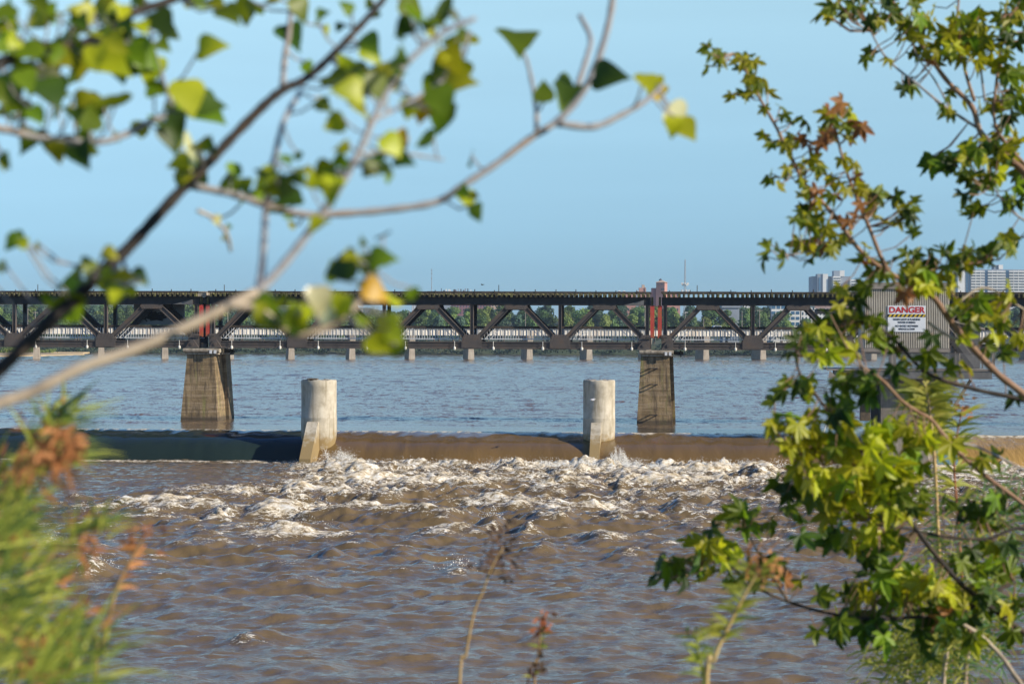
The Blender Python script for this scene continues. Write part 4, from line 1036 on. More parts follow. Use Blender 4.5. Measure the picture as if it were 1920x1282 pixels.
for a in range(5):
    an = a*1.3; trunk_b.tube([Vector((0,0,3+a*0.6)), Vector((1.4*math.cos(an),1.4*math.sin(an),5+a*0.6)), Vector((2.4*math.cos(an),2.4*math.sin(an),6.6+a*0.5))], [0.12,0.08,0.03], 5)
_t = trunk_b.build('trunk', M['trunkfar'], link=False); trunk_me = _t.data
CR = {'a': [crown_mesh('crown', M['tree_a'], 9, 12, 2300, 40+i, 0.75) for i in range(4)],
      'b': [crown_mesh('crown', M['tree_b'], 9, 12, 2300, 60+i, 0.72) for i in range(4)],
      'c': [crown_mesh('crown', M['tree_c'], 9, 12, 2200, 80+i, 0.8) for i in range(3)]}
LBL = {'a': ('mid green broadleaf tree among the trees behind the road bridge', 'mid green trees behind the road bridge'),
       'b': ('pale yellow-green broadleaf tree among the trees behind the road bridge', 'pale green trees behind the road bridge'),
       'c': ('dark blue-green tree among the trees behind the road bridge', 'dark blue-green trees behind the road bridge')}
TONE = {'a': 'mid green', 'b': 'pale yellow-green', 'c': 'dark blue-green'}
def bay_name(px):
    nodes = [(-999,-145,'beyond the left edge, left of the far left bay'),(-145,27,'through the far left bay'),(27,199,'through the bay with the dark diagonal branch'),(199,371,'through the bay holding the painted board'),(371,398,'in the gap of the left red columns'),(398,557,'through the first bay of the middle span'),(557,722,'through the second bay of the middle span'),(722,888,'through the third bay of the middle span'),(888,1052,'through the fourth bay of the middle span'),(1052,1218,'through the last bay of the middle span'),(1218,1243,'in the gap of the right red columns'),(1243,1411,'through the first bay of the right span'),(1411,1581,'through the second bay of the right span'),(1581,1790,'near the ribbed cabin'),(1790,2400,'right of the ribbed cabin')]
    for a, e, t in nodes:
        if a <= px < e: return t
    return 'beyond the right edge'
_seen = {}
def tree(x, y, z, h, kind, wf=1.0):
    px = 960 + F*x/y; rw = 'waterside' if y < 790 else 'second-row' if y < 830 else 'third-row' if y < 900 else 'hillside'
    k_ = (kind, rw, bay_name(px)); _seen[k_] = _seen.get(k_, 0) + 1
    lb = f'{TONE[kind]} {rw} tree seen {bay_name(px)}'
    root = empty('broadleaf_tree', (x, y, z), lb, 'tree', lb.replace(' tree ', ' trees '))
    s = h/12.0; rz_ = random.uniform(0, 6.28)
    o = inst('crown', random.choice(CR[kind]), root, (0,0,0), (0,0,rz_), (s*wf*random.uniform(0.9,1.2), s*wf*random.uniform(0.9,1.2), s))
    inst('trunk', trunk_me, root, (0,0,0), (0,0,rz_), (s,s,s))
def top_line(px):      # photo row of the tree tops along the frame
    pts = [(-200,573),(0,570),(60,567),(140,570),(230,572),(330,567),(420,572),(490,574),(530,578),(600,585),(660,590),(700,578),(740,582),(790,572),(850,576),(930,574),(1000,569),(1060,573),(1150,569),(1230,574),(1300,570),(1370,574),(1430,569),(1480,583),(1540,604),(1620,607),(1700,590),(1790,574),(1850,571),(1920,572),(2120,570)]
    for (a, ya), (b_, yb) in zip(pts, pts[1:]):
        if a <= px <= b_: return ya+(yb-ya)*(px-a)/(b_-a)
    return 573
def row(d, step, hm, drop, kinds, jit=8, gz=3.3, x0=-140, x1=2080):
    px = x0
    while px < x1:
        dd = d + random.uniform(-jit, jit); ty = top_line(px) + drop + random.uniform(-2, 5)
        ztop = P(px, ty, dd).z; h = min(max(ztop-gz, 5), hm)
        tree((px-960)/F*dd, dd, ztop-h, h, random.choice(kinds), 1.0)
        px += step*random.uniform(0.7, 1.3)
row(772, 36, 13, 15, 'abbac', 7)
row(806, 34, 14, 5, 'aabbc', 9)
row(850, 34, 15, -2, 'aabc', 12)
row(960, 40, 17, -3, 'acc', 25, gz=4, x0=-140, x1=1480)
row(1180, 40, 18, -1, 'cca', 50, gz=10, x0=-140, x1=760)
row(1000, 46, 16, -1, 'acc', 30, gz=4, x0=1720, x1=2080)
# shrubs under the bridges: one low mass along the waterline
def shrub_mass(name, pts, n, h, mat, leaf, label=None):
    r = random.Random(9); vs = []; fs = []
    for i in range(n):
        k = r.uniform(0, len(pts)-1.0001); j = int(k); f = k-j
        x = pts[j][0]*(1-f)+pts[j+1][0]*f; y = pts[j][1]*(1-f)+pts[j+1][1]*f
        hh = h*(0.55+0.45*math.sin(x*0.35+1.3*math.sin(x*0.11)))*r.random()**0.6
        q = Vector((x+r.gauss(0,0.8), y+r.uniform(0, 5), 0.1+hh+0.5))
        nrm = Vector((r.gauss(0,1), r.gauss(0,1)-0.5, r.gauss(0,1)+0.5)).normalized(); a = nrm.cross(Vector((r.gauss(0,1), r.gauss(0,1), r.gauss(0,1)))).normalized(); b_ = nrm.cross(a)
        s = leaf*r.uniform(0.5, 1.3); m_ = len(vs)
        vs += [q-a*s*0.5, q+b_*s*0.42, q+a*s*0.55, q-b_*s*0.40]; fs.append((m_, m_+1, m_+2, m_+3))
    me = bpy.data.meshes.new(name); me.from_pydata([tuple(v) for v in vs], [], fs); me.materials.append(mat); me.update()
    o = bpy.data.objects.new(name, me); col.objects.link(o); o['kind'] = 'stuff'; return o
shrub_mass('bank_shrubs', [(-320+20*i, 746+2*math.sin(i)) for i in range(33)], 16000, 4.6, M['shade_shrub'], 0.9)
shrub_mass('island_shrubs', [wxy(-200,665), wxy(-60,664), wxy(20,664), wxy(95,663.6)], 5200, 3.6, M['tree_b'], 0.6)
shrub_mass('spit_shrubs', [wxy(140,662), wxy(165,661.5)], 300, 1.2, M['tree_b'], 0.5)

# ---------------------------------------------------------------- far buildings
def bld(name, px0, px1, ytop, ybot, d, mats, label, cat='building', depth=25, win=None, roof=None, yaw=0.0, parts=()):
    """box building standing where the pixel span says at distance d; win = (cols, rows, wfrac, hfrac)"""
    A = P(px0, ytop, d); B = P(px1, ybot, d); cxm = (A.x+B.x)/2; wd = B.x-A.x; zt = A.z; zb = B.z
    root = empty(name, (cxm, d, zb), label, cat)
    th = yaw
    def fr(x, y, z): return Vector((cxm + x*math.cos(th)+y*math.sin(th), d - x*math.sin(th)+y*math.cos(th), z))
    b = MB(); b.box(-wd/2, wd/2, 0, depth, min(zb, 2) if d < 990 or zb > 16.5 else zb-1.5, zt, fr); wall = b.build('wall', mats[0], root)
    if win:
        c_, r_, wf, hf = win; cw = wd/c_; rh = (zt-zb)/r_
        b0 = MB(); b0.box(-cw*wf/2, cw*wf/2, -0.0, 0.25, -rh*hf/2, rh*hf/2)
        me = b0.build('window', mats[1], link=False).data
        for i in range(c_):
            for j in range(r_):
                p = fr(-wd/2+(i+0.5)*cw, -0.12, zb+(j+0.5)*rh) - root.location
                inst('window', me, wall, p, (0, 0, -th))
    if roof:
        b = MB()
        if roof == 'flat': b.box(-wd/2-0.5, wd/2+0.5, -0.5, depth+.5, zt+0.01, zt+0.9, fr)
        elif roof == 'hip':
            k = wd*0.12; rh = wd*0.28
            p = [fr(-wd/2-k, -k, zt+.01), fr(wd/2+k, -k, zt+.01), fr(wd/2+k, depth+k, zt+.01), fr(-wd/2-k, depth+k, zt+.01), fr(0, depth/2, zt+rh)]
            b.add(p, [(3,2,1,0),(0,1,4),(1,2,4),(2,3,4),(3,0,4)])
        elif roof == 'gable':
            rh = depth*0.3
            p = [fr(-wd/2-.4, -.5, zt), fr(wd/2+.4, -.5, zt), fr(wd/2+.4, depth+.5, zt), fr(-wd/2-.4, depth+.5, zt), fr(-wd/2-.4, depth/2, zt+rh), fr(wd/2+.4, depth/2, zt+rh)]
            b.add(p, [(0,1,5,4),(2,3,4,5),(0,4,3),(1,2,5),(3,2,1,0)])
        b.build('roof', mats[2], root)
    return root, fr, wd, zt, zb
# pale tower pair left of the cabin
r_, fr_, *_x = bld('apartment_tower', 1523, 1541, 518, 600, 2300, (M['greywall'], M['window']), 'left grey-white tower block with a taller white lift shaft, above the truss bridge', depth=30, yaw=0.0)
def addbox(root, name, px0, px1, y0, y1, d, dep, mat):
    A = P(px0, y0, d); B = P(px1, y1, d); b = MB(); b.box(A.x, B.x, d, d+dep, B.z, A.z); return b.build(name, mat, root)
addbox(r_, 'lift_shaft', 1532, 1542, 513.5, 600, 2296, 14, M['greywall']); addbox(r_, 'lit_shaft', 1542.3, 1552, 513.5, 600, 2295, 14, M['whitewall'])  # shaded and lit sides of the shaft painted grey and white
addbox(r_, 'rear_wall', 1552, 1561, 518, 600, 2304, 20, M['greywall'])
addbox(r_, 'window', 1535, 1538, 520, 545, 2295.4, .5, M['bluegl'])
r_, fr_, *_x = bld('apartment_tower', 1561.5, 1575.5, 518, 600, 2292, (M['whitewall'], M['window']), 'right white tower block with dark window bands and a rooftop box, above the truss bridge', depth=28)
for i in range(14): addbox(r_, 'window_band', 1562.5, 1575.3, 521+i*4.9, 523+i*4.9, 2291.7, .5, M['window'])
addbox(r_, 'rooftop_box', 1563, 1574, 507.5, 517.9, 2294, 14, M['greywall']); addbox(r_, 'lit_box', 1574.2, 1583, 507, 517.9, 2294, 14, M['whitewall'])  # rooftop box likewise: shade in the grey, sunlight in the white
addbox(r_, 'side_wall', 1575.8, 1594, 518, 600, 2296, 20, M['greywall']); addbox(r_, 'wing', 1594.2, 1606, 524, 600, 2290, 20, M['whitewall'])
for i in range(14): addbox(r_, 'window_band', 1596, 1606, 527+i*4.9, 529+i*4.9, 2289.7, .5, M['window'])
# long balcony block
r_, fr_, *_x = bld('balcony_block', 1796, 1990, 505, 600, 1900, (M['greywall'], M['bluegl']), 'long tall apartment block with rows of white balconies at the right edge', depth=22)
addbox(r_, 'end_wall', 1795.5, 1808.5, 508, 600, 1893, 6, M['whitewall']); addbox(r_, 'rooftop_box', 1863, 1880, 497, 504.8, 1902, 10, M['greywall']); addbox(r_, 'rooftop_box', 1872, 1880, 496.5, 504.8, 1901, 8, M['whitewall'])
for x in (1811, 1815.5): addbox(r_, 'glass_strip', x, x+3, 506.5, 600, 1899.6, .8, M['bluegl'])
for (a, e) in ((1821, 1846), (1852, 1885), (1892, 1925), (1931, 1985)):
    for i in range(17): addbox(r_, 'balcony', a, e, 508+i*5.3, 510.4+i*5.3, 1897.6, 2.3, M['whitewall'])
    addbox(r_, 'glass_strip', e+0.5, e+6, 506.5, 600, 1899.5, .7, M['bluegl'])
    for x in (a+8, a+17):
        addbox(r_, 'fin_wall', x, x+0.8, 507, 600, 1898, 1.9, M['whitewall'])
# brick building with two towers seen over and between the spans
r_, fr_, *_x = bld('brick_hall', 1165, 1275, 547, 600, 1300, (M['brick'], M['window'], M['brick']), 'pink brick hall with two towers showing over the gap by the rung-marked pier', depth=30, win=(12, 4, 0.22, 0.36))
tb_, fr2, *_x = bld('square_tower', 1229.5, 1246, 529.5, 600, 1296, (M['brick'], M['window'], M['tanwall']), 'square brick tower with a pointed roof and finial, tallest on the pink hall', depth=6.5, roof='hip', yaw=0.35)
addbox(tb_, 'window', 1240, 1242, 532.5, 534.5, 1294.5, .5, M['window']); addbox(tb_, 'window', 1239, 1245, 541, 544, 1294.3, .5, M['window'])
A = P(1238, 527, 1300); b = MB(); b.tube([A, P(1238, 524.5, 1300), P(1238, 522, 1300)], [0.8, 1.1, 0.1], 8); b.build('finial', M['roofdark'], tb_)
addbox(tb_, 'annex', 1222, 1232, 540, 600, 1298, 8, M['brick2'])
tc_, fr2, *_x = bld('stepped_tower', 1198, 1206, 539.5, 600, 1290, (M['brick'], M['window']), 'low stepped brick tower left of the pointed-roof tower', depth=5)
addbox(tc_, 'turret', 1203.5, 1208.5, 534, 600, 1291, 4, M['tanwall']); addbox(tc_, 'turret', 1208.7, 1211, 539, 600, 1290, 4, M['brick'])
b = MB(); b.tube([P(1202, 540, 1291), P(1202, 526.5, 1291)], [0.12, 0.05], 5); b.build('whip_aerial', M['mast'], tc_)
for k, px in enumerate((1161, 1170, 1195)):
    t_, *_q = bld('roof_ventilator', px-2.5, px+2.5, 546, 552, 1100+k*4, (M['greywall'], M['window'], M['whitewall']), ['small pale pointed roof vent, leftmost above the deck left of the brick towers', 'small pale pointed roof vent, second from left above the deck left of the brick towers', 'small pale pointed roof vent at the foot of the stepped tower'][k], 'vent', depth=1.4, roof='hip')
# seen under the top chord
bld('brick_factory', 845, 953, 571, 590, 1420, (M['brick2'], M['window'], M['roofdark']), 'long maroon brick building showing above the trees under the top chord', depth=20, win=(20, 3, 0.3, 0.5))
bld('tan_house', 921, 938, 569, 585, 1400, (M['tanwall'], M['window'], M['tanwall']), 'tan block in front of the long maroon brick building', depth=9, roof='flat', win=(3, 2, 0.35, 0.4))
bld('office_tower', 772, 790, 566, 590, 2400, (M['greywall'], M['whitewall'], M['greywall']), 'grey striped office block seen through the truss over the trees', depth=20, win=(5, 1, 0.4, 0.98))
bld('warehouse', 1355, 1386, 577, 596, 835, (M['greywall'], M['roofdark'], M['greywall']), 'grey low warehouse among trees right of the red end columns', depth=12, roof='flat')
bld('white_office', 1391, 1408, 570, 604, 980, (M['whitewall'], M['window'], M['whitewall']), 'white cube-like office between the trees', depth=12, win=(3, 5, 0.4, 0.3))
bld('glass_office', 1446, 1500, 571, 612, 842, (M['whitewall'], M['bluegl'], M['whitewall']), 'blue-glazed office with white bands left of the grey houses', depth=16, roof='flat', win=(6, 4, 0.72, 0.55))
bld('white_apartments', 1502, 1615, 574, 620, 842, (M['whitewall'], M['window'], M['whitewall']), 'white apartment house with rows of narrow dark windows left of the cabin', depth=16, roof='flat', win=(17, 5, 0.32, 0.6))
bld('grey_house', 1546, 1567, 602, 622, 770, (M['housewall'], M['window'], M['roofdark']), 'dark purple-grey house with a pitched roof, left of the pair', 'house', depth=10, roof='gable', win=(3, 2, 0.22, 0.3), yaw=0.5)
bld('grey_house', 1568, 1592, 600, 622, 774, (M['housewall'], M['window'], M['roofdark']), 'dark purple-grey house with pale corner trim, right of the pair', 'house', depth=11, roof='gable', win=(4, 2, 0.22, 0.3), yaw=-0.4)
bld('white_house', 142, 156, 596, 606, 1000, (M['whitewall'], M['window'], M['roofdark']), 'small white house among trees at the left', 'house', depth=6, roof='gable', win=(2, 1, 0.3, 0.4))
bld('white_shed', 655, 676, 600, 608, 1000, (M['whitewall'], M['window'], M['whitewall']), 'small white-roofed shelter below the left dam column bay', 'shelter', depth=7, roof='gable')
bld('rooftop_row', 826, 884, 546, 560, 1800, (M['greywall'], M['whitewall']), 'low roof with a clutter of pale vents just above the deck', 'building', depth=8)
rr = bpy.data.objects['rooftop_row']
random.seed(8)
for i in range(13):
    px = 827+i*4.5+random.uniform(-1,1); h_ = random.uniform(1.5, 5.5)
    addbox(rr, 'roof_vent', px, px+random.uniform(1, 3.5), 546-h_, 545.9, 1801, 1.5, random.choice([M['greywall'], M['whitewall'], M['roofdark']]))
# masts
lm = empty('lattice_mast', P(1284, 600, 900), 'tall slender lattice radio mast with a ring of dishes', 'mast')
b = MB(); zt, zb = P(1284, 487, 900).z, 3.0; H = zt-zb; base = P(1284, 547, 900)
cxx = base.x
def leg(k, f): 
    r_ = 1.15*(1-f)+0.12*f if f < 0.9 else 0.2; a = k*2*math.pi/3+0.4; return Vector((cxx+r_*math.cos(a), 900+r_*math.sin(a), zb+H*f))
for k in range(3): b.tube([leg(k, 0), leg(k, 0.5), leg(k, 1)], [0.10, 0.09, 0.06], 5)
n_ = 26
for i in range(n_):
    for k in range(3):
        b.tube([leg(k, i/n_), leg((k+1)%3, (i+1)/n_)], 0.045, 4); b.tube([leg(k, (i+1)/n_), leg((k+1)%3, (i+1)/n_)], 0.04, 4)
b.build('lattice', M['mast'], lm, kind='stuff')
for py, n_, rr_, ln in ((531.5, 8, 1.5, 0.5), (534, 6, 1.2, 0.4), (545, 5, 1.8, 0.9)):
    for i in range(n_):
        a = 2*math.pi*i/n_; c0 = P(1284, py, 900) + Vector((rr_*math.cos(a), rr_*math.sin(a), 0)); b = MB()
        b.box(c0.x-0.22, c0.x+0.22, c0.y-0.22, c0.y+0.22, c0.z-ln, c0.z+ln*0.6); b.tube([Vector((cxx, 900, c0.z)), c0], 0.06, 4); b.build('antenna', M['whitewall'], lm)
b = MB(); b.tube([P(1284, 487, 900), P(1284, 484, 900)], 0.03, 4); b.build('tip', M['mast'], lm)
sm_ = empty('whip_mast', P(809, 600, 1000), 'thin plain aerial mast above the bridge deck left of centre', 'mast')
b = MB(); b.tube([Vector((P(809,600,1000).x, 1000, 3)), P(809, 520, 1000), P(809, 502, 1000)], [0.28, 0.16, 0.07], 6); b.build('pole', M['mast'], sm_)
for py in (507, 513, 522):
    b = MB(); q = P(809, py, 1000); b.box(q.x-0.35, q.x+0.35, 999.7, 1000.3, q.z-0.2, q.z+0.2); b.build('fitting', M['mast'], sm_)
poles = [(52,578,'weathered utility pole at the far left of the trees'),(66,583,'shorter utility pole beside the far left one'),(427,574,'pale pole right of the left red columns'),(544,571,'pale utility pole with crossarm left of the leaf cluster'),(679,570,'pale twin utility pole right of the blurred tan twig'),(767,582,'brown pole under the fourth peak of the middle span'),(985,583,'thin brown pole left of the third middle diagonal'),(1209,575,'tall lamp pole just left of the right red columns'),(1285,586,'lamp pole at the first bay of the right span'),(1319,598,'short brown pole under the right span'),(1391,583,'brown pole behind the first right diagonal'),(1424,579,'thick brown utility pole in the right span')]
for px, py, lb in poles:
    d = 752; root = empty('utility_pole', P(px, 612, d), lb, 'pole'); A = P(px, py, d)
    b = MB(); b.tube([Vector((A.x, d, 2.0)), A], [0.17, 0.11], 6); b.build('pole', M['capstone'] if 'pale' in lb else M['trim'], root)
    if 'utility' in lb:
        b = MB(); b.box(A.x-1.1, A.x+1.1, d-0.08, d+0.08, A.z-0.7, A.z-0.5); b.build('crossarm', M['capstone'], root)
    if 'lamp' in lb:
        b = MB(); b.box(A.x-0.2, A.x+0.9, d-0.1, d+0.1, A.z-0.05, A.z+0.15); b.build('lamp_head', M['whitewall'], root)

# ---------------------------------------------------------------- near foliage
random.seed(33)
def leaf_mesh(name, outline, mat, fold, curl, cup=0.0):
    """one leaf: blade in xy from the stalk at 0,0 towards +y; folded on its midrib and curled; thin but two-sided"""
    vs = []; n = len(outline)
    def lift(x, y): return (x, y, abs(x)*fold - curl*y*y + cup*x*x*3 + 0.03*math.sin(y*9+x*7))
    vs.append(lift(0, 0)); mid = [0.33, 0.66]
    right = outline; left = [(-x, y) for x, y in outline]
    tip = (0, outline[-1][1]) 
    spine = [(0, y) for _, y in outline]
    V = [lift(*p) for p in spine] + [lift(*p) for p in right] + [lift(*p) for p in left]
    fs = []
    for i in range(n-1):
        fs.append((i, i+1, n+i+1, n+i)); fs.append((i+1, i, 2*n+i, 2*n+i+1))
    me = bpy.data.meshes.new(name); me.from_pydata(V, [], fs); me.materials.append(mat)
    me.polygons.foreach_set('use_smooth', [True]*len(me.polygons)); me.update(); return me
DELT = [(0.02,0.0),(0.20,-0.05),(0.37,0.01),(0.47,0.14),(0.49,0.28),(0.44,0.43),(0.35,0.58),(0.24,0.73),(0.12,0.88),(0.0,1.04)]
OVAL = [(0.02,0.0),(0.16,0.06),(0.28,0.2),(0.33,0.38),(0.30,0.56),(0.22,0.74),(0.11,0.9),(0.0,1.0)]
def lobed_mesh(name, mat, fold, curl, seed):
    """five-lobed maple leaf as a fan of lobes around the stalk point"""
    r = random.Random(seed); V = [(0,0,0)]; fs = []
    lobes = [(-1.95,0.62),(-0.92,0.92),(0,1.0),(0.92,0.92),(1.95,0.62)]
    ring = []
    for i, (a, L) in enumerate(lobes):
        L *= r.uniform(0.9, 1.08); a += r.uniform(-.06,.06)
        for da, f in ((-0.36,0.60),(-0.26,0.78),(-0.18,0.74),(-0.12,0.88),(0,1.0),(0.12,0.88),(0.18,0.74),(0.26,0.78),(0.36,0.60)):
            ring.append((a+da, L*f))
        if i < 4: ring.append(((a+lobes[i+1][0])/2, 0.46*r.uniform(0.9,1.2)))
    for a, rr in ring:
        x, y = rr*math.sin(a)*0.88, rr*math.cos(a)*0.95
        z = -curl*rr*rr*0.9 + fold*abs(math.sin(a*2.2))*rr*0.35 + 0.04*math.sin(7*a+seed)
        V.append((x, y, z))
    for i in range(1, len(V)-1): fs.append((0, i+1, i))
    me = bpy.data.meshes.new(name); me.from_pydata(V, [], fs); me.materials.append(mat); me.update(); return me
COT = {k: [leaf_mesh('leaf', DELT, M[k], fo, cu) for fo, cu in ((0.08,0.20),(0.30,0.35),(0.15,0.5))] for k in ('lf_dark','lf_mid','lf_lime','lf_yellow','lf_pale','lf_rust')}
MAP = {k: [lobed_mesh('leaf', M[k], fo, cu, i+3) for i, (fo, cu) in enumerate(((0.15,0.25),(0.5,0.45),(0.3,0.8),(0.7,0.15)))] for k in ('lf_dark','lf_mid','lf_lime','lf_rust')}

def smooth_path(pts, n=6):
    """Catmull-Rom through the control points"""
    P_ = [pts[0]+(pts[0]-pts[1])] + pts + [pts[-1]+(pts[-1]-pts[-2])]; out = []
    for i in range(1, len(P_)-2):
        for k in range(n):
            t = k/n; a, b_, c_, d_ = P_[i-1], P_[i], P_[i+1], P_[i+2]
            out.append(0.5*((2*b_) + (c_-a)*t + (2*a-5*b_+4*c_-d_)*t*t + (3*b_-a-3*c_+d_)*t*t*t))
    out.append(pts[-1]); return out
class Plant:
    def __init__(s, root): s.root = root; s.pts = []; s.leafn = 0; s.rest = None
    def branch(s, pix, w0, w1, d0, d1, mat, name='branch', knots=0.12):
        n = len(pix); pts = []
        for i, (px, py) in enumerate(pix):
            d = d0+(d1-d0)*i/(n-1); pts.append(P(px, py, d))
        path = smooth_path(pts); m_ = len(path); rad = []
        for i, p in enumerate(path):
            f = i/(m_-1); d = p.y; r_ = (w0+(w1-w0)*f)/2/F*d
            rad.append(r_*(1+knots*math.sin(i*1.9+px)*random.uniform(0.3, 1)))
        b = MB(); b.tube(path, rad, 8); o = b.build(name, mat, s.root, smooth=True)
        s.pts += path; return path
    def leaf(s, px, py, size, meshes, d=None, facing=0.6, ang=None, maxpet=0.3, droop=0.5, jit=0.05):
        """leaf whose blade centre is at the pixel; stalk runs back to the nearest branch"""
        if d is None:
            q0 = P(px, py, 1.0) - Vector((0,0,EYE)); best = min(s.pts, key=lambda p: ((p.x/p.y-(px-960)/F)**2 + ((p.z-EYE)/p.y-(P(px,py,1.0).z-EYE))**2))
            d = best.y*(1+random.uniform(-jit, jit))
        c_ = P(px, py, d); L = size/F*d
        best = min(s.pts, key=lambda p: (p-c_).length)
        out = (c_-best); out = out.normalized() if out.length > 1e-4 else Vector((0,0,-1))
        if ang is None:
            y = (out*0.9 + Vector((random.gauss(0,.35), random.gauss(0,.35), random.gauss(0,.35)-droop))).normalized()
        else: y = Vector((math.sin(ang), random.uniform(-.2,.2), math.cos(ang))).normalized()
        nrm = Vector((random.gauss(0,1)*(1-facing), -facing-0.05, random.gauss(0,1)*(1-facing)+0.25))
        z = (nrm - y*nrm.dot(y)); z = z.normalized() if z.length > 1e-3 else Vector((0,-1,0)); x = y.cross(z)
        mt = Matrix((x, y, z)).transposed()
        o = inst('leaf', random.choice(meshes), s.root, c_ - y*L*0.45 - s.root.location, mt.to_euler(), (L, L, L))
        stalk = c_ - y*L*0.45
        if (stalk-best).length < maxpet*d/2.4: s.pet.append((stalk, best))
        s.leafn += 1; return o
    pet = None
    def finish(s, mat, rpx):
        b = MB()
        for a, e in s.pet:
            m_ = (a+e)/2 + Vector((0,0,-0.1))*(a-e).length
            b.tube([e, m_, a], rpx/F*a.y, 4, cap=False)
        if b.v: b.build('leaf_stalks', mat, s.root, kind='stuff')

# --- left: cottonwood sapling close to the lens, far out of focus
cw = Plant(empty('cottonwood_sapling', (-1.15, 2.2, 5.05), 'out-of-focus cottonwood branches with heart-shaped leaves hanging across the upper left', 'tree')); cw.pet = []
DD = 2.45
# trunk stands outside the frame on the left
b = MB(); b.tube([Vector((-1.15, 2.2, 4.9)), Vector((-1.12, 2.25, 5.7)), Vector((-1.05, 2.3, 6.6)), Vector((-0.98, 2.35, 7.4)), Vector((-0.9,2.4,8.3))], [0.03,0.026,0.022,0.017,0.01], 9); b.build('trunk', M['bark_dark'], cw.root, smooth=True)
cw.branch([(-720,980),(-400,870),(-60,735),(0,692),(90,605),(150,550),(195,505),(235,470),(290,410),(345,350),(390,305),(440,252),(500,192),(535,165),(560,155),(592,132),(640,85),(680,42),(715,2),(740,-40)], 30, 11, 2.30, 2.6, M['bark_dark'])
cw.branch([(-760,1010),(-380,900),(-80,790),(0,755),(60,735),(150,690),(250,655),(350,612),(430,573),(480,548)], 26, 20, 1.95, 2.1, M['bark_tan'])
cw.branch([(480,548),(515,515),(560,460),(600,405),(640,345),(672,285),(700,220),(732,160),(770,110),(830,62),(890,35)], 17, 9, 2.1, 2.25, M['bark_grey'], 'twig')
cw.branch([(484,545),(491,500),(496,420),(500,360),(515,290),(532,225),(562,172)], 15, 10, 2.1, 2.35, M['bark_grey'], 'twig')
cw.branch([(425,572),(480,578),(520,606),(548,624),(590,622),(640,598),(672,565),(690,520),(694,478)], 17, 10, 2.03, 2.1, M['bark_tan'], 'twig')
cw.branch([(690,535),(705,500),(720,475)], 10, 6, 2.1, 2.12, M['bark_tan'], 'twig')
cw.branch([(365,350),(430,363),(500,385),(570,402),(650,400),(740,392),(820,378),(870,346),(930,307),(990,262),(1045,226),(1090,175),(1120,110),(1140,40),(1150,-30)], 15, 12, 2.5, 2.7, M['bark_grey'])
cw.branch([(1045,232),(1110,238),(1160,218),(1208,190),(1240,160)], 15, 8, 2.62, 2.7, M['bark_grey'], 'twig')
cw.branch([(1080,165),(1098,110),(1105,72),(1085,30)], 11, 9, 2.62, 2.7, M['bark_grey'], 'twig')
cw.branch([(1005,248),(1003,200),(990,130),(975,85)], 10, 5, 2.62, 2.7, M['bark_grey'], 'twig')
cw.branch([(-700,240),(-200,160),(-20,125),(40,100),(90,88),(150,85),(190,62),(240,28),(300,8),(360,-12)], 27, 14, 2.25, 2.5, M['bark_dark'])
cw.branch([(-600,300),(-100,232),(0,242),(60,256),(120,264),(190,266),(240,250),(290,224),(330,212)], 16, 11, 2.3, 2.45, M['bark_grey'], 'twig')
cw.branch([(528,168),(532,110),(540,60),(546,-20)], 12, 9, 2.55, 2.6, M['bark_grey'], 'twig')
cw.branch([(330,220),(312,170),(296,120),(280,60)], 8, 5, 2.45, 2.5, M['bark_grey'], 'twig')
cw.branch([(700,225),(750,200),(800,170),(850,130),(880,60)], 8, 5, 2.22, 2.4, M['bark_grey'], 'twig')
cw.branch([(672,290),(720,285),(770,290),(830,300)], 8, 5, 2.2, 2.3, M['bark_grey'], 'twig')
cw.branch([(220,500),(205,525),(170,515),(150,500)], 9, 6, 2.35, 2.3, M['bark_grey'], 'twig')
cw.branch([(230,490),(245,520),(268,520)], 9, 6, 2.35, 2.3, M['bark_grey'], 'twig')
cw.branch([(370,395),(400,410),(425,440),(432,470)], 8, 6, 2.6, 2.7, M['bark_tan'], 'twig')
K = {'d':'lf_dark','m':'lf_mid','l':'lf_lime','y':'lf_yellow','p':'lf_pale','r':'lf_rust'}
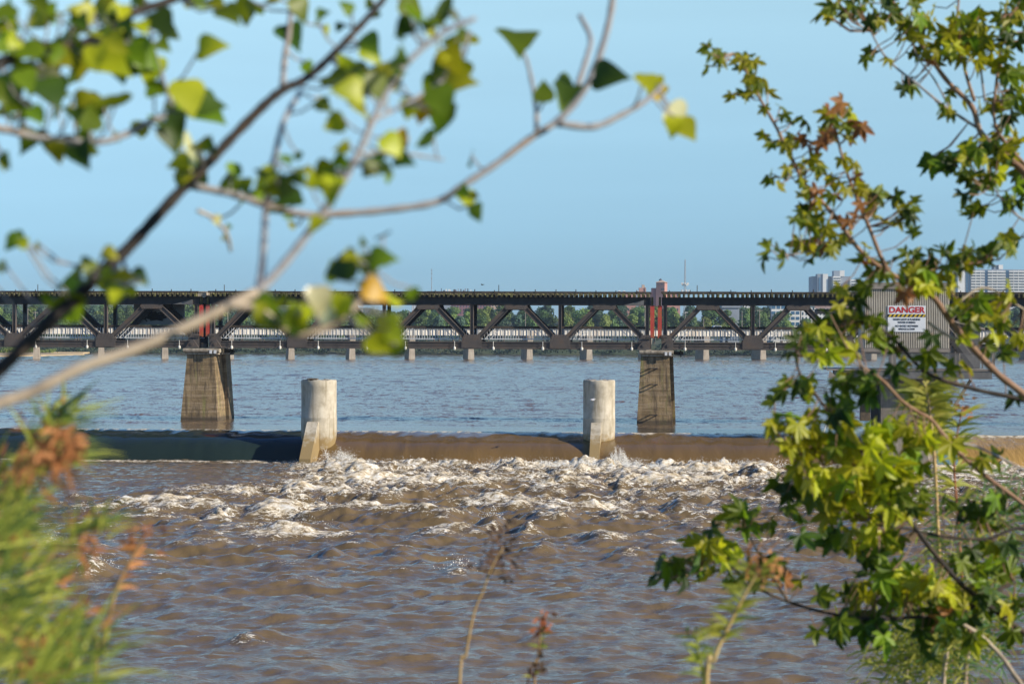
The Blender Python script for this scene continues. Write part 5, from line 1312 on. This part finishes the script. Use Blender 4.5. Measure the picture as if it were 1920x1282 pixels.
CL = """8,25,70,d 20,85,55,m 70,35,55,l 112,22,50,m 150,12,50,l 190,18,60,m 232,30,55,l 262,12,45,m 302,42,52,d 318,62,36,d 392,88,58,l 458,24,55,m 400,2,40,m 352,4,36,m 542,60,55,d 562,14,48,m
60,95,60,m 110,108,60,l 150,110,70,m 195,105,75,m 215,82,50,l 268,102,70,m 288,140,62,m 292,170,40,m 205,185,80,m 232,60,48,d 352,180,75,m 385,190,72,d 332,200,45,d 18,160,60,d 58,150,55,m 88,165,75,p 35,205,62,l 95,195,60,m 128,195,50,m
138,210,48,d 168,222,50,d 82,272,62,d 105,285,40,m 150,288,56,d 165,280,35,m 300,240,62,d 320,258,52,d 262,245,35,l 352,285,74,p 372,268,45,l 345,325,45,l 338,305,40,l 8,300,30,m
606,198,34,m 625,232,42,l 628,150,48,d 655,170,60,m 668,140,52,d 690,80,42,d 722,140,60,l 700,160,62,m 672,200,52,l 640,122,45,m 745,110,52,m 760,60,52,d 790,30,74,m 820,20,62,m 800,50,55,l 770,12,50,m 862,80,72,l 845,110,60,l
850,150,66,l 805,170,62,m 825,190,58,d 838,210,42,d 790,205,44,y 765,205,40,l 740,270,64,y 792,260,46,d 752,298,40,d 700,310,34,m 722,318,30,d 690,325,30,d 730,335,28,m 880,300,36,d 876,372,42,m 868,360,30,m
970,62,80,d 1048,182,76,d 1062,170,60,d 1018,172,44,d 1138,142,62,d 1122,138,40,r 1212,152,48,l 1228,168,48,l 1238,178,40,y 1270,222,60,p 1284,240,56,l 1262,236,36,l
432,342,40,d 458,345,30,d 498,335,45,m 515,350,40,d 542,372,46,d 530,345,36,m 606,322,46,m 618,345,44,m 585,340,40,m 612,370,32,l 595,418,42,l 540,400,30,m 560,330,28,m 536,298,28,d
640,500,58,d 655,478,30,l 712,482,46,m 690,500,46,l 700,520,40,l 735,562,50,l 705,545,50,y 598,562,56,p 605,585,55,p 572,585,44,l 640,572,44,m 618,560,42,m 498,575,50,d 512,600,48,d 545,595,44,m 560,612,40,d
725,612,50,l 742,628,42,l 712,645,50,l 695,600,36,l 132,570,70,d 142,590,52,m 165,497,36,d 152,500,30,m 195,518,40,l 205,535,46,l 232,528,36,d 262,520,36,d 240,548,40,m 22,452,36,m 40,455,28,l 0,500,26,p
420,440,22,p 405,412,22,p 480,20,30,m 598,30,34,m 612,62,30,l 575,128,30,d 650,15,30,m 700,30,26,m 845,30,30,m"""
for tk in CL.split():
    x_, y_, s_z, k_ = tk.split(',')
    if k_ == 'd' and random.random() < 0.45: k_ = 'm'
    elif k_ == 'm' and random.random() < 0.4: k_ = 'l'
    cw.leaf(float(x_), float(y_), float(s_z)*random.uniform(0.95, 1.12), COT[K[k_]], facing=random.uniform(0.6, 0.95), jit=0.04)
    if float(x_) < 930 and random.random() < 0.65:
        cw.leaf(float(x_)+random.gauss(0, 24), float(y_)+random.gauss(0, 20), float(s_z)*random.uniform(0.6, 0.95), COT[K[random.choice('mmld')]], facing=random.uniform(0.5, 0.95), jit=0.04)
for (ex, ey, erx, ery, n) in ((70,60,90,60,16),(90,170,110,50,16),(230,60,90,60,10),(690,150,50,70,4),(820,110,50,80,3),(560,350,110,30,9),(520,590,60,30,5),(190,530,70,20,4)):
    for i in range(n):
        a = random.uniform(0, 6.283); q = math.sqrt(random.random())
        cw.leaf(ex+erx*q*math.cos(a), ey+ery*q*math.sin(a), random.uniform(32, 58), COT[K[random.choice('dmmllm')]], facing=random.uniform(0.4, 0.95), jit=0.05)
cw.finish(M['bark_grey'], 2.2)

# --- right: maple, nearer to sharp
mp = Plant(empty('maple_tree', (2.35, 6.1, 4.75), 'leafy young maple with reddish branches filling the right side', 'tree')); mp.pet = []
b = MB(); b.tube([Vector((2.35, 6.1, 4.6)), Vector((2.30, 6.1, 5.4)), Vector((2.22, 6.1, 6.3)), Vector((2.25, 6.1, 7.2)), Vector((2.2, 6.1, 8.4))], [0.075,0.065,0.05,0.038,0.02], 10); b.build('trunk', M['bark_red'], mp.root, smooth=True)
MB_ = [  # control points, widths, depths
 ([(2330,1180),(2100,900),(1935,752),(1870,700),(1818,645),(1775,592),(1748,556),(1702,530),(1660,508),(1612,470),(1560,400),(1510,348),(1480,290),(1450,232),(1420,180),(1395,130),(1372,100)], 15, 3.5, 6.0, 5.6, 'bark_red'),
 ([(1665,510),(1650,480),(1628,425),(1597,352),(1577,292),(1562,230)], 9, 4, 5.7, 5.6, 'bark_red'),
 ([(2300,560),(2050,420),(1930,330),(1882,290),(1838,250),(1820,200),(1772,150),(1722,80),(1678,15),(1660,-30)], 16, 5, 6.0, 6.2, 'bark_red'),
 ([(1838,245),(1770,200),(1720,160),(1662,112),(1630,60)], 6, 3, 6.1, 6.0, 'bark_grey'),
 ([(1825,190),(1808,135),(1792,60),(1795,0)], 7, 4, 6.1, 6.2, 'bark_red'),
 ([(1845,190),(1835,120),(1825,60)], 5, 3, 6.1, 6.2, 'bark_grey'),
 ([(1930,318),(1885,270),(1862,220),(1870,120),(1880,30)], 7, 4, 6.1, 6.2, 'bark_red'),
 ([(1780,205),(1750,150),(1720,110),(1700,60)], 4, 2, 6.1, 6.2, 'bark_grey'),
 ([(2280,900),(2050,790),(1920,750),(1830,730),(1740,700),(1680,640),(1640,610),(1600,600)], 11, 4, 6.1, 5.9, 'bark_dark'),
 ([(2200,1050),(2000,990),(1880,915),(1800,850),(1750,790),(1722,772),(1690,750),(1656,714),(1620,690)], 9, 5, 6.1, 5.7, 'bark_red'),
 ([(2250,1350),(2050,1260),(1930,1190),(1850,1130),(1800,1090),(1740,1020),(1690,950),(1640,880),(1590,820),(1560,780),(1530,740),(1500,700),(1490,660)], 13, 4, 6.0, 5.6, 'bark_dark'),
 ([(1905,1090),(1862,1112),(1800,1150),(1720,1156),(1640,1160),(1560,1150),(1480,1128),(1420,1100),(1370,1060),(1330,1050)], 9, 4, 6.0, 5.7, 'bark_dark'),
 ([(2200,1160),(1990,1040),(1920,990),(1850,1010),(1760,1004),(1700,990),(1650,985)], 9, 4, 6.1, 5.9, 'bark_dark'),
 ([(1480,1128),(1462,1100),(1440,1060),(1420,1030),(1400,990)], 5, 3, 5.75, 5.7, 'bark_dark'),
 ([(2150,1420),(1960,1330),(1912,1275),(1880,1230),(1842,1192),(1800,1165)], 10, 7, 5.9, 5.8, 'bark_tan'),
 ([(1702,530),(1730,512),(1780,500),(1850,490)], 6, 3, 5.9, 6.0, 'bark_red'),
 ([(1560,400),(1540,440),(1520,470),(1480,478)], 5, 3, 5.7, 5.6, 'bark_grey'),
 ([(1775,592),(1805,560),(1850,540),(1920,580)], 6, 3, 5.95, 6.0, 'bark_tan'),
 ([(1740,604),(1765,622),(1800,640),(1830,652)], 6, 5, 5.9, 5.9, 'bark_tan'),
 ([(2100,460),(1980,440),(1900,400),(1860,350)], 6, 3, 6.1, 6.0, 'bark_grey'),
 ([(1640,880),(1600,870),(1540,850),(1480,830),(1450,810)], 5, 3, 5.8, 5.7, 'bark_red'),
 ([(2000,920),(1920,880),(1840,840),(1800,830)], 6, 3, 6.1, 6.0, 'bark_grey'),
]
for pix, w0, w1, d0, d1, mt in MB_: mp.branch(pix, w0, w1, d0, d1, M[mt], 'branch' if w0 > 7 else 'twig')
# leaf clusters: cx, cy, rx, ry, count, size, tones
MC = [(1350,105,32,24,7,36,'mml'),(1395,130,36,26,8,38,'lmm'),(1320,140,14,8,2,38,'d'),(1410,170,44,22,6,38,'lmd'),(1380,180,28,12,3,36,'m'),(1416,225,18,18,3,46,'dd'),(1455,215,24,18,3,34,'m'),
 (1425,270,20,14,3,30,'m'),(1490,285,26,28,6,36,'lly'),(1470,340,42,20,6,34,'mll'),(1440,340,20,10,2,32,'m'),(1565,235,44,34,14,44,'rrrml'),(1605,250,22,30,5,40,'rrd'),(1525,265,28,18,5,40,'rrm'),(1600,305,20,20,3,40,'m'),(1500,230,30,14,3,34,'m'),
 (1520,320,30,25,7,38,'lml'),(1540,370,45,32,12,38,'lrml'),(1510,400,36,22,7,40,'mmd'),(1590,350,30,30,7,36,'rrl'),(1620,390,26,36,8,38,'rrl'),(1560,430,46,24,9,40,'lrm'),
 (1680,380,44,40,12,42,'dmmd'),(1725,400,30,20,3,34,'d'),(1700,430,30,20,4,34,'dm'),(1480,470,52,24,9,46,'ddm'),(1440,488,24,10,3,44,'d'),(1530,480,36,20,5,42,'dmr'),(1600,470,40,30,9,40,'mlr'),(1570,510,30,18,3,40,'m'),
 (1560,20,28,24,6,40,'m'),(1600,20,40,26,10,42,'ddm'),(1650,40,52,36,14,42,'ddmm'),(1700,30,40,30,9,42,'dm'),(1640,105,30,18,5,38,'dmr'),(1690,170,22,16,4,36,'dd'),(1730,60,44,40,14,42,'dml'),(1790,70,60,50,22,44,'lmml'),(1850,60,50,40,16,44,'mmld'),(1825,90,44,40,10,46,'ll'),
 (1740,110,34,24,7,38,'mr'),(1900,40,30,40,9,44,'dm'),(1890,130,34,36,9,44,'md'),(1900,80,26,20,5,42,'d'),(1780,200,26,26,6,38,'ddm'),(1900,220,30,50,12,44,'mdd'),(1870,200,40,22,7,42,'m'),
 (1790,300,50,28,12,46,'dmd'),(1740,300,24,18,4,46,'dd'),(1850,300,50,40,16,46,'dmml'),(1830,350,40,28,9,46,'ddm'),(1905,330,22,40,8,44,'dm'),(1900,380,30,30,6,46,'d'),(1820,400,24,14,4,42,'d'),(1870,270,30,20,6,44,'lm'),
 (1690,500,50,30,11,42,'mdl'),(1650,520,30,24,6,42,'dm'),(1760,490,52,26,14,46,'dddm'),(1830,480,50,24,11,46,'dmd'),(1740,530,40,24,9,46,'lml'),(1780,525,34,26,7,44,'ll'),(1890,470,32,26,7,44,'dm'),
 (1600,560,36,26,7,44,'dmd'),(1650,580,30,22,4,44,'dm'),(1680,570,36,22,7,44,'rrd'),(1700,560,24,16,4,40,'rr'),(1640,600,44,20,8,44,'md'),(1580,610,54,30,12,46,'dmdl'),(1520,620,48,24,9,48,'dmd'),(1500,640,30,22,5,46,'d'),(1590,650,56,26,13,48,'lmld'),
 (1470,660,28,24,4,46,'dd'),(1530,660,40,20,6,46,'ml'),(1700,640,52,24,9,48,'dmd'),(1660,660,36,20,5,46,'ml'),(1750,600,34,28,6,44,'ml'),(1770,580,30,20,4,42,'ly'),(1840,600,50,36,13,46,'llm'),(1880,560,44,28,9,46,'lmm'),(1900,640,34,32,9,44,'lmd'),(1860,650,40,20,5,42,'ml'),
 (1700,690,40,16,5,48,'dl'),(1760,690,48,20,8,48,'ddm'),(1800,690,30,20,5,46,'ll'),(1470,730,44,24,7,46,'dmd'),(1520,720,34,18,4,42,'ml'),(1450,750,20,16,2,48,'d'),(1600,720,46,28,10,52,'dddm'),(1640,750,40,30,8,52,'ddd'),(1580,770,34,30,6,50,'dd'),(1880,745,30,20,4,40,'d'),
 (1510,790,34,24,7,50,'lml'),(1460,810,44,22,8,48,'llm'),(1560,800,36,26,7,48,'dm'),(1500,840,52,28,13,52,'lllm'),(1440,800,20,12,2,40,'l'),(1560,850,46,28,11,50,'llmd'),(1620,820,46,24,9,50,'mld'),(1690,830,54,26,12,50,'lml'),(1760,830,48,24,9,48,'ml'),
 (1520,900,40,30,9,54,'lll'),(1470,920,26,20,4,48,'dm'),(1580,910,44,30,10,54,'lml'),(1640,880,46,26,9,50,'ml'),(1700,890,46,26,8,50,'lmm'),(1490,950,16,24,3,52,'dl'),(1560,960,46,28,10,52,'lmd'),(1610,960,40,30,9,54,'lll'),(1660,940,40,36,10,52,'dml'),(1730,940,46,24,8,48,'dm'),
 (1530,1010,26,12,3,52,'dd'),(1600,1020,40,28,9,50,'lmd'),(1660,1010,36,28,8,48,'ml'),(1700,960,36,24,6,48,'ml'),(1650,1060,40,20,6,48,'dd'),(1820,960,60,16,9,44,'d'),(1890,950,40,18,6,44,'dm'),(1860,860,44,20,5,44,'m'),
 (1400,960,30,18,6,46,'mld'),(1350,980,26,18,4,46,'dm'),(1430,990,24,16,4,44,'rm'),(1300,1030,30,18,4,42,'m'),(1350,1030,40,24,8,46,'lmd'),(1250,1060,28,10,3,42,'d'),(1290,1070,40,24,8,46,'ddm'),(1370,1080,44,24,9,46,'dmm'),(1240,1085,20,14,3,40,'d'),(1290,1110,10,18,1,40,'d'),(1430,1080,34,24,6,46,'dlr'),(1480,1085,20,14,3,42,'r'),
 (1690,1090,50,30,13,50,'lmll'),(1740,1110,46,26,11,50,'lll'),(1640,1110,44,24,8,50,'ml'),(1790,1110,36,22,6,48,'ly'),(1590,1120,36,20,6,48,'dm'),(1560,1120,20,12,2,42,'d'),(1600,1180,54,24,10,54,'ddd'),(1560,1195,30,22,3,54,'d'),(1650,1190,34,26,5,54,'dd'),(1750,1170,52,30,10,52,'ddr'),(1800,1180,40,34,8,50,'dm'),
 (1830,1060,40,20,6,46,'d'),(1870,1040,34,24,6,48,'dm'),(1890,1080,30,24,5,46,'md'),(1880,1140,36,24,6,46,'dm'),(1830,1220,16,24,3,46,'ml'),(1740,1215,24,20,3,50,'d'),(1840,1130,24,40,6,46,'d'),(1850,1000,34,20,4,46,'m'),(1900,1180,20,24,3,46,'d')]
def add_leaves():
    cand = []
    for cx_, cy_, rx, ry, n, sz, tn in MC:
        for i in range(n):
            a = random.uniform(0, 6.283); q = math.sqrt(random.random())
            cand.append((cx_+rx*q*math.cos(a), cy_+ry*q*math.sin(a), sz*random.uniform(0.8, 1.25), K[{'r': 'r' if random.random() < .7 else 'l', 'd': 'm' if random.random() < .42 else 'd', 'm': 'l' if random.random() < .4 else 'm'}.get((t_ := random.choice(tn)), t_)]))
    OPEN = [(1622,1668,540,602,.9),(1668,1755,566,634,1.0),(1662,1690,590,625,.7),(1660,1785,626,662,.6),(1740,1785,560,640,.7),(1500,1612,498,550,.85),(1796,1925,492,550,.75),(1800,1920,672,800,.85),(1555,1720,668,712,.5),(1640,1800,690,805,.75),(1555,1870,655,712,.55),(1480,1560,640,760,.4),(1860,1925,840,1000,.4),(1440,1500,600,700,.4),
            (1880,1925,550,690,.6),(1240,1460,120,1000,.25),(1500,1600,650,800,.35),(1440,1520,560,610,.5),(1580,1640,470,500,.4),(1640,1760,180,290,.9),(1620,1700,250,340,.8)]
    def keep(c_):
        p_ = 0.0
        for x0_, x1_, y0_, y1_, q_ in OPEN:
            if x0_ < c_[0] < x1_ and y0_ < c_[1] < y1_: p_ = max(p_, q_)
        return random.random() > p_
    cand = [c_ for c_ in cand if keep(c_)]
    cand = [c_ for c_ in cand if c_[3] in MAP or c_[3] == 'lf_yellow' or c_[3] == 'lf_pale']
    cand.sort(key=lambda c_: -c_[2]*(1.0 if 0 < c_[0] < 1930 else 0.5))
    objs = []
    for x_, y_, s_z, k_ in cand:
        ms = MAP.get(k_, MAP['lf_lime'])
        objs.append(mp.leaf(x_, y_, s_z*(0.72 if y_ < 780 else 0.82), ms, facing=random.uniform(0.2, 0.75), droop=0.75, jit=0.03, maxpet=0.10))
    # the 300 largest stay single leaves, the rest become one mass
    rest = objs[300:]
    if rest:
        V = []; Fc = []; mi = []; mats = []
        for o in rest:
            m_ = Matrix.LocRotScale(o.location, o.rotation_euler, o.scale); me = o.data
            if me.materials[0] not in mats: mats.append(me.materials[0])
            k = mats.index(me.materials[0]); b0 = len(V)
            V += [tuple(m_ @ v.co) for v in me.vertices]
            for p in me.polygons: Fc.append([b0+j for j in p.vertices]); mi.append(k)
            bpy.data.objects.remove(o)
        me = bpy.data.meshes.new('leaf_mass'); me.from_pydata(V, [], Fc)
        for m_ in mats: me.materials.append(m_)
        me.polygons.foreach_set('material_index', mi); me.update()
        o = bpy.data.objects.new('leaf_mass', me); col.objects.link(o); o.parent = mp.root; o['kind'] = 'stuff'
    print('maple leaves', len(objs))
add_leaves()
mp.finish(M['bark_red'], 1.1)

# --- weeds on the bank
def blade(b, p, d, L, w_, bend, mi=0):
    """narrow three-segment blade bending under its weight"""
    d = d.normalized(); sd = d.cross(Vector((random.uniform(-.4,.4), -1, random.uniform(-.4,.4)))).normalized(); pts = []
    for i in range(4):
        t = i/3; q = p + d*L*t + Vector((0,0,-1))*bend*L*t*t; ww = w_*(1-t)**0.7*0.5*(0.6+1.2*t*(1-t)*2) + 0.0002
        pts += [q-sd*ww, q+sd*ww]
    b.add(pts, [(0,1,3,2),(2,3,5,4),(4,5,7,6)], mi)
def ground_z(y): return 5.15 - 0.06*min(max(y,0),5) - 0.36*max(y-5, 0)
def stalk_plant(name, pix, d, wpx, label, mat, head, leaves, headsize=1.0, cat='weed'):
    base = P(pix[0][0], pix[0][1], d); g = Vector((base.x*1.0-0.02, d, ground_z(d)-0.02))
    root = empty(name, g, label, cat)
    pts = [g] + [P(x_, y_, d) for x_, y_ in pix]; path = smooth_path(pts, 5)
    rad = [wpx/F*d/2*(1.15-0.75*i/(len(path)-1)) for i in range(len(path))]
    b = MB(); b.tube(path, rad, 6); b.build('stem', mat, root, smooth=True)
    tip = path[-1]; b = MB(); px1 = d/F
    for i in range(head[0]):
        o = Vector((random.gauss(0, head[1]*px1*0.5), random.gauss(0, head[1]*px1*0.4), random.uniform(-head[2], head[2]*0.7)*px1))
        blade(b, tip+o, Vector((random.gauss(0,1), random.gauss(0,.5), random.gauss(0.3,1))), random.uniform(8, 22)*px1, random.uniform(5, 10)*px1, 0.3)
    if head[0]: b.build('seed_head', M[head[3]], root, kind='stuff')
    b = MB()
    for i in range(leaves[0]):
        f = random.uniform(leaves[1], leaves[2]); q = path[int(f*(len(path)-1))]; sg = random.choice((-1, 1))
        blade(b, q, Vector((sg*random.uniform(0.5,1), random.gauss(0,.3), random.uniform(0.1, 0.9))), random.uniform(0.6, 1.3)*leaves[3]*px1, leaves[4]*px1, random.uniform(0.1, 0.6))
    if leaves[0]: b.build('leaf_blades', M[leaves[5]], root, kind='stuff')
    return path
stalk_plant('weed_stalk', [(180,1330),(188,1230),(205,1160),(225,1090),(255,1035),(272,1005)], 3.2, 10, 'tall blurred straw stalk with a russet head, rising right of the grassy clump', M['straw'], (26,40,30,'russet'), (12,0.6,0.9,46,9,'russet'))
stalk_plant('weed_stalk', [(862,1330),(875,1230),(890,1150),(908,1105),(925,1060),(945,1025)], 4.4, 6, 'straw stalk with a dark ragged seed head at bottom centre', M['straw'], (60,44,66,'darkseed'), (10,0.80,0.97,26,7,'darkseed'))
stalk_plant('weed_stalk', [(1003,1330),(1010,1240),(1016,1180),(1018,1160)], 4.6, 5, 'short straw stalk with a small reddish tip right of the dark-headed one', M['straw'], (24,18,26,'russet'), (8,0.6,0.8,22,5,'grass'))
stalk_plant('weed_stalk', [(990,1340),(1002,1270),(1010,1240)], 4.5, 5, 'thin dark weed tip beside the short straw stalk', M['darkseed'], (16,12,22,'darkseed'), (4,0.6,0.8,20,5,'grass'))
stalk_plant('weed_stalk', [(1325,1340),(1340,1240),(1365,1180),(1390,1130),(1415,1085),(1440,1050)], 4.0, 9, 'yellowish branching weed with russet tufts below the maple twig', M['straw'], (36,44,40,'russet'), (70,0.45,0.95,60,7,'grass'))
stalk_plant('weed_stalk', [(1320,1345),(1322,1280),(1312,1220),(1302,1180)], 4.05, 6, 'pale side shoot left of the yellowish branching weed', M['grass'], (6,18,16,'grass'), (22,0.55,0.95,44,7,'grass'))
stalk_plant('weed_stalk', [(1775,1400),(1770,1200),(1760,1000),(1752,850),(1742,760),(1735,722)], 7.5, 10, 'feathery yellow-green weed behind the maple leaves in front of the dam pier', M['straw'], (18,30,30,'grass'), (120,0.72,1.0,70,7,'grass'))
stalk_plant('weed_stalk', [(1815,1400),(1812,1200),(1800,1000),(1790,860),(1806,760)], 7.6, 6, 'thin pink-tipped weed right of the feathery one by the dam pier', M['russet'], (14,22,30,'russet'), (60,0.7,1.0,60,6,'grass'))
# feathery willow shoots low right
for k, (x0_, x1_, y1_, lb) in enumerate([(1770,1850,1000,'feathery green willow shoot behind the maple, topmost'),(1810,1900,960,'feathery green willow shoot at the right edge'),(1700,1720,1150,'feathery green willow shoot hanging lowest under the maple branch'),(1740,1790,1060,'feathery green willow shoot in the middle of the maple gaps')]):
    d = 7.0+0.1*k; base = P(x0_, 1420, d); root = empty('willow_shoot', (base.x, d, ground_z(d)), lb, 'shrub')
    path = smooth_path([Vector((base.x, d, ground_z(d))), P(x0_, 1300, d), P((x0_+x1_)/2, (1300+y1_)/2, d), P(x1_, y1_-80, d)], 8)
    b = MB(); b.tube(path, [6/F*d*(1.1-i/len(path)) for i in range(len(path))], 6); b.build('stem', M['bark_tan'], root, smooth=True)
    b = MB()
    for i in range(420):
        q = path[int((0.35+0.65*random.random())*(len(path)-1))] + Vector((random.gauss(0,45), random.gauss(0,30), random.gauss(0,30)))*d/F
        blade(b, q, Vector((random.gauss(0,1), random.gauss(0,.4), random.uniform(-0.6, 1))), random.uniform(25, 60)*d/F, random.uniform(2.5, 5)*d/F, random.uniform(0.1, 0.7))
    b.build('leaf_blades', M['grass2' if k % 2 else 'grass'], root, kind='stuff')
# the soft clump at lower left
wc = empty('weed_clump', (P(40,1330,2.35).x, 2.35, ground_z(2.35)), 'soft bushy green weeds with russet tops filling the lower left corner', 'weed')
stems = [((-60,1400),(-20,1100),(20,960),(60,850),(110,790)), ((-100,1400),(-60,1150),(-20,1000),(30,900),(50,830)), ((20,1400),(40,1150),(80,1060),(150,1000),(190,990)), ((-80,1400),(-50,1200),(20,1130),(90,1100),(170,1080)),
         ((-40,1400),(10,1250),(60,1200),(130,1180)), ((60,1400),(80,1280),(120,1220),(150,1180)), ((-90,1400),(-70,1100),(-40,950),(-10,880)), ((-140,1400),(-80,1050),(-10,930),(70,880),(140,850)), ((-60,1400),(0,1050),(60,900),(100,820),(125,765)), ((-60,1400),(-10,1000),(30,880),(70,820),(90,780))]
gb, gb2, rb_, sb_ = MB(), MB(), MB(), MB()
for pts in stems:
    d = random.uniform(2.4, 2.9)
    path = smooth_path([Vector((P(pts[0][0],1400,d).x, d, ground_z(d)))] + [P(x_, y_, d) for x_, y_ in pts], 6)
    b = MB(); b.tube(path, [11/F*d/2*(1.1-0.6*i/len(path)) for i in range(len(path))], 6); b.build('stem', M['straw'], wc, smooth=True)
    for i in range(48):
        f = 0.30+0.70*random.random(); q = path[int(f*(len(path)-1))] + Vector((random.gauss(0,8), random.gauss(0,12), random.gauss(0,8)))*d/F
        blade(gb if random.random() < 0.65 else gb2, q, Vector((random.gauss(0.45,0.45), random.gauss(0,.3), random.uniform(0.25, 1))), random.uniform(60, 150)*d/F, random.uniform(4, 7)*d/F, random.uniform(0.1, 0.6))
    for i in range(13):
        q = path[int((0.72+0.28*random.random())*(len(path)-1))] + Vector((random.gauss(0,18), random.gauss(0,12), random.gauss(0,16)))*d/F
        blade(rb_, q, Vector((random.gauss(0.2,1), random.gauss(0,.5), random.gauss(0,1))), random.uniform(18, 45)*d/F, random.uniform(6, 10)*d/F, 0.3)
for cx_, cy_, n in ((120,835,34),(90,850,26),(60,870,16),(95,900,8),(30,1010,10),(150,1030,8),(200,1140,10),(60,1230,14),(20,1190,12),(90,1280,12)):
    for i in range(n):
        blade(rb_, P(cx_+random.gauss(0,20), cy_+random.gauss(0,16), 2.35), Vector((random.gauss(0.2,1), random.gauss(0,.5), random.gauss(0,1))), random.uniform(18, 42)*2.35/F, 11*2.35/F, 0.3)
for i in range(300):
    cx_ = abs(random.gauss(0, 48)) - 25; cy_ = random.uniform(960, 1300)
    if random.random() < 0.25: cx_ = random.uniform(60, 200); cy_ = random.uniform(1190, 1300)
    blade(gb if random.random() < 0.6 else gb2, P(cx_, cy_, random.uniform(2.1, 2.6)), Vector((random.gauss(0.5,0.6), random.gauss(0,.3), random.uniform(0.1, 1))), random.uniform(70, 170)*2.35/F, random.uniform(4, 8)*2.35/F, random.uniform(0.1, 0.4))
gb.build('fresh_blades', M['grass'], wc, kind='stuff'); gb2.build('deep_blades', M['grass2'], wc, kind='stuff'); rb_.build('russet_tops', M['russet'], wc, kind='stuff')

# ---------------------------------------------------------------- air
b = MB(); b.box(-3650, 3650, -120, 9100, -8, 96); hz = b.build('haze', M['steel'], kind='stuff')
hm = bpy.data.materials.new('haze air'); hm.use_nodes = True; hn = hm.node_tree; hn.nodes.clear()
pv = hn.nodes.new('ShaderNodeVolumePrincipled'); pv.inputs['Color'].default_value = (0.66,0.83,1.0,1); pv.inputs['Density'].default_value = 0.00011; pv.inputs['Anisotropy'].default_value = 0.2
ho = hn.nodes.new('ShaderNodeOutputMaterial'); hn.links.new(pv.outputs[0], ho.inputs['Volume'])
hz.data.materials.clear(); hz.data.materials.append(hm)
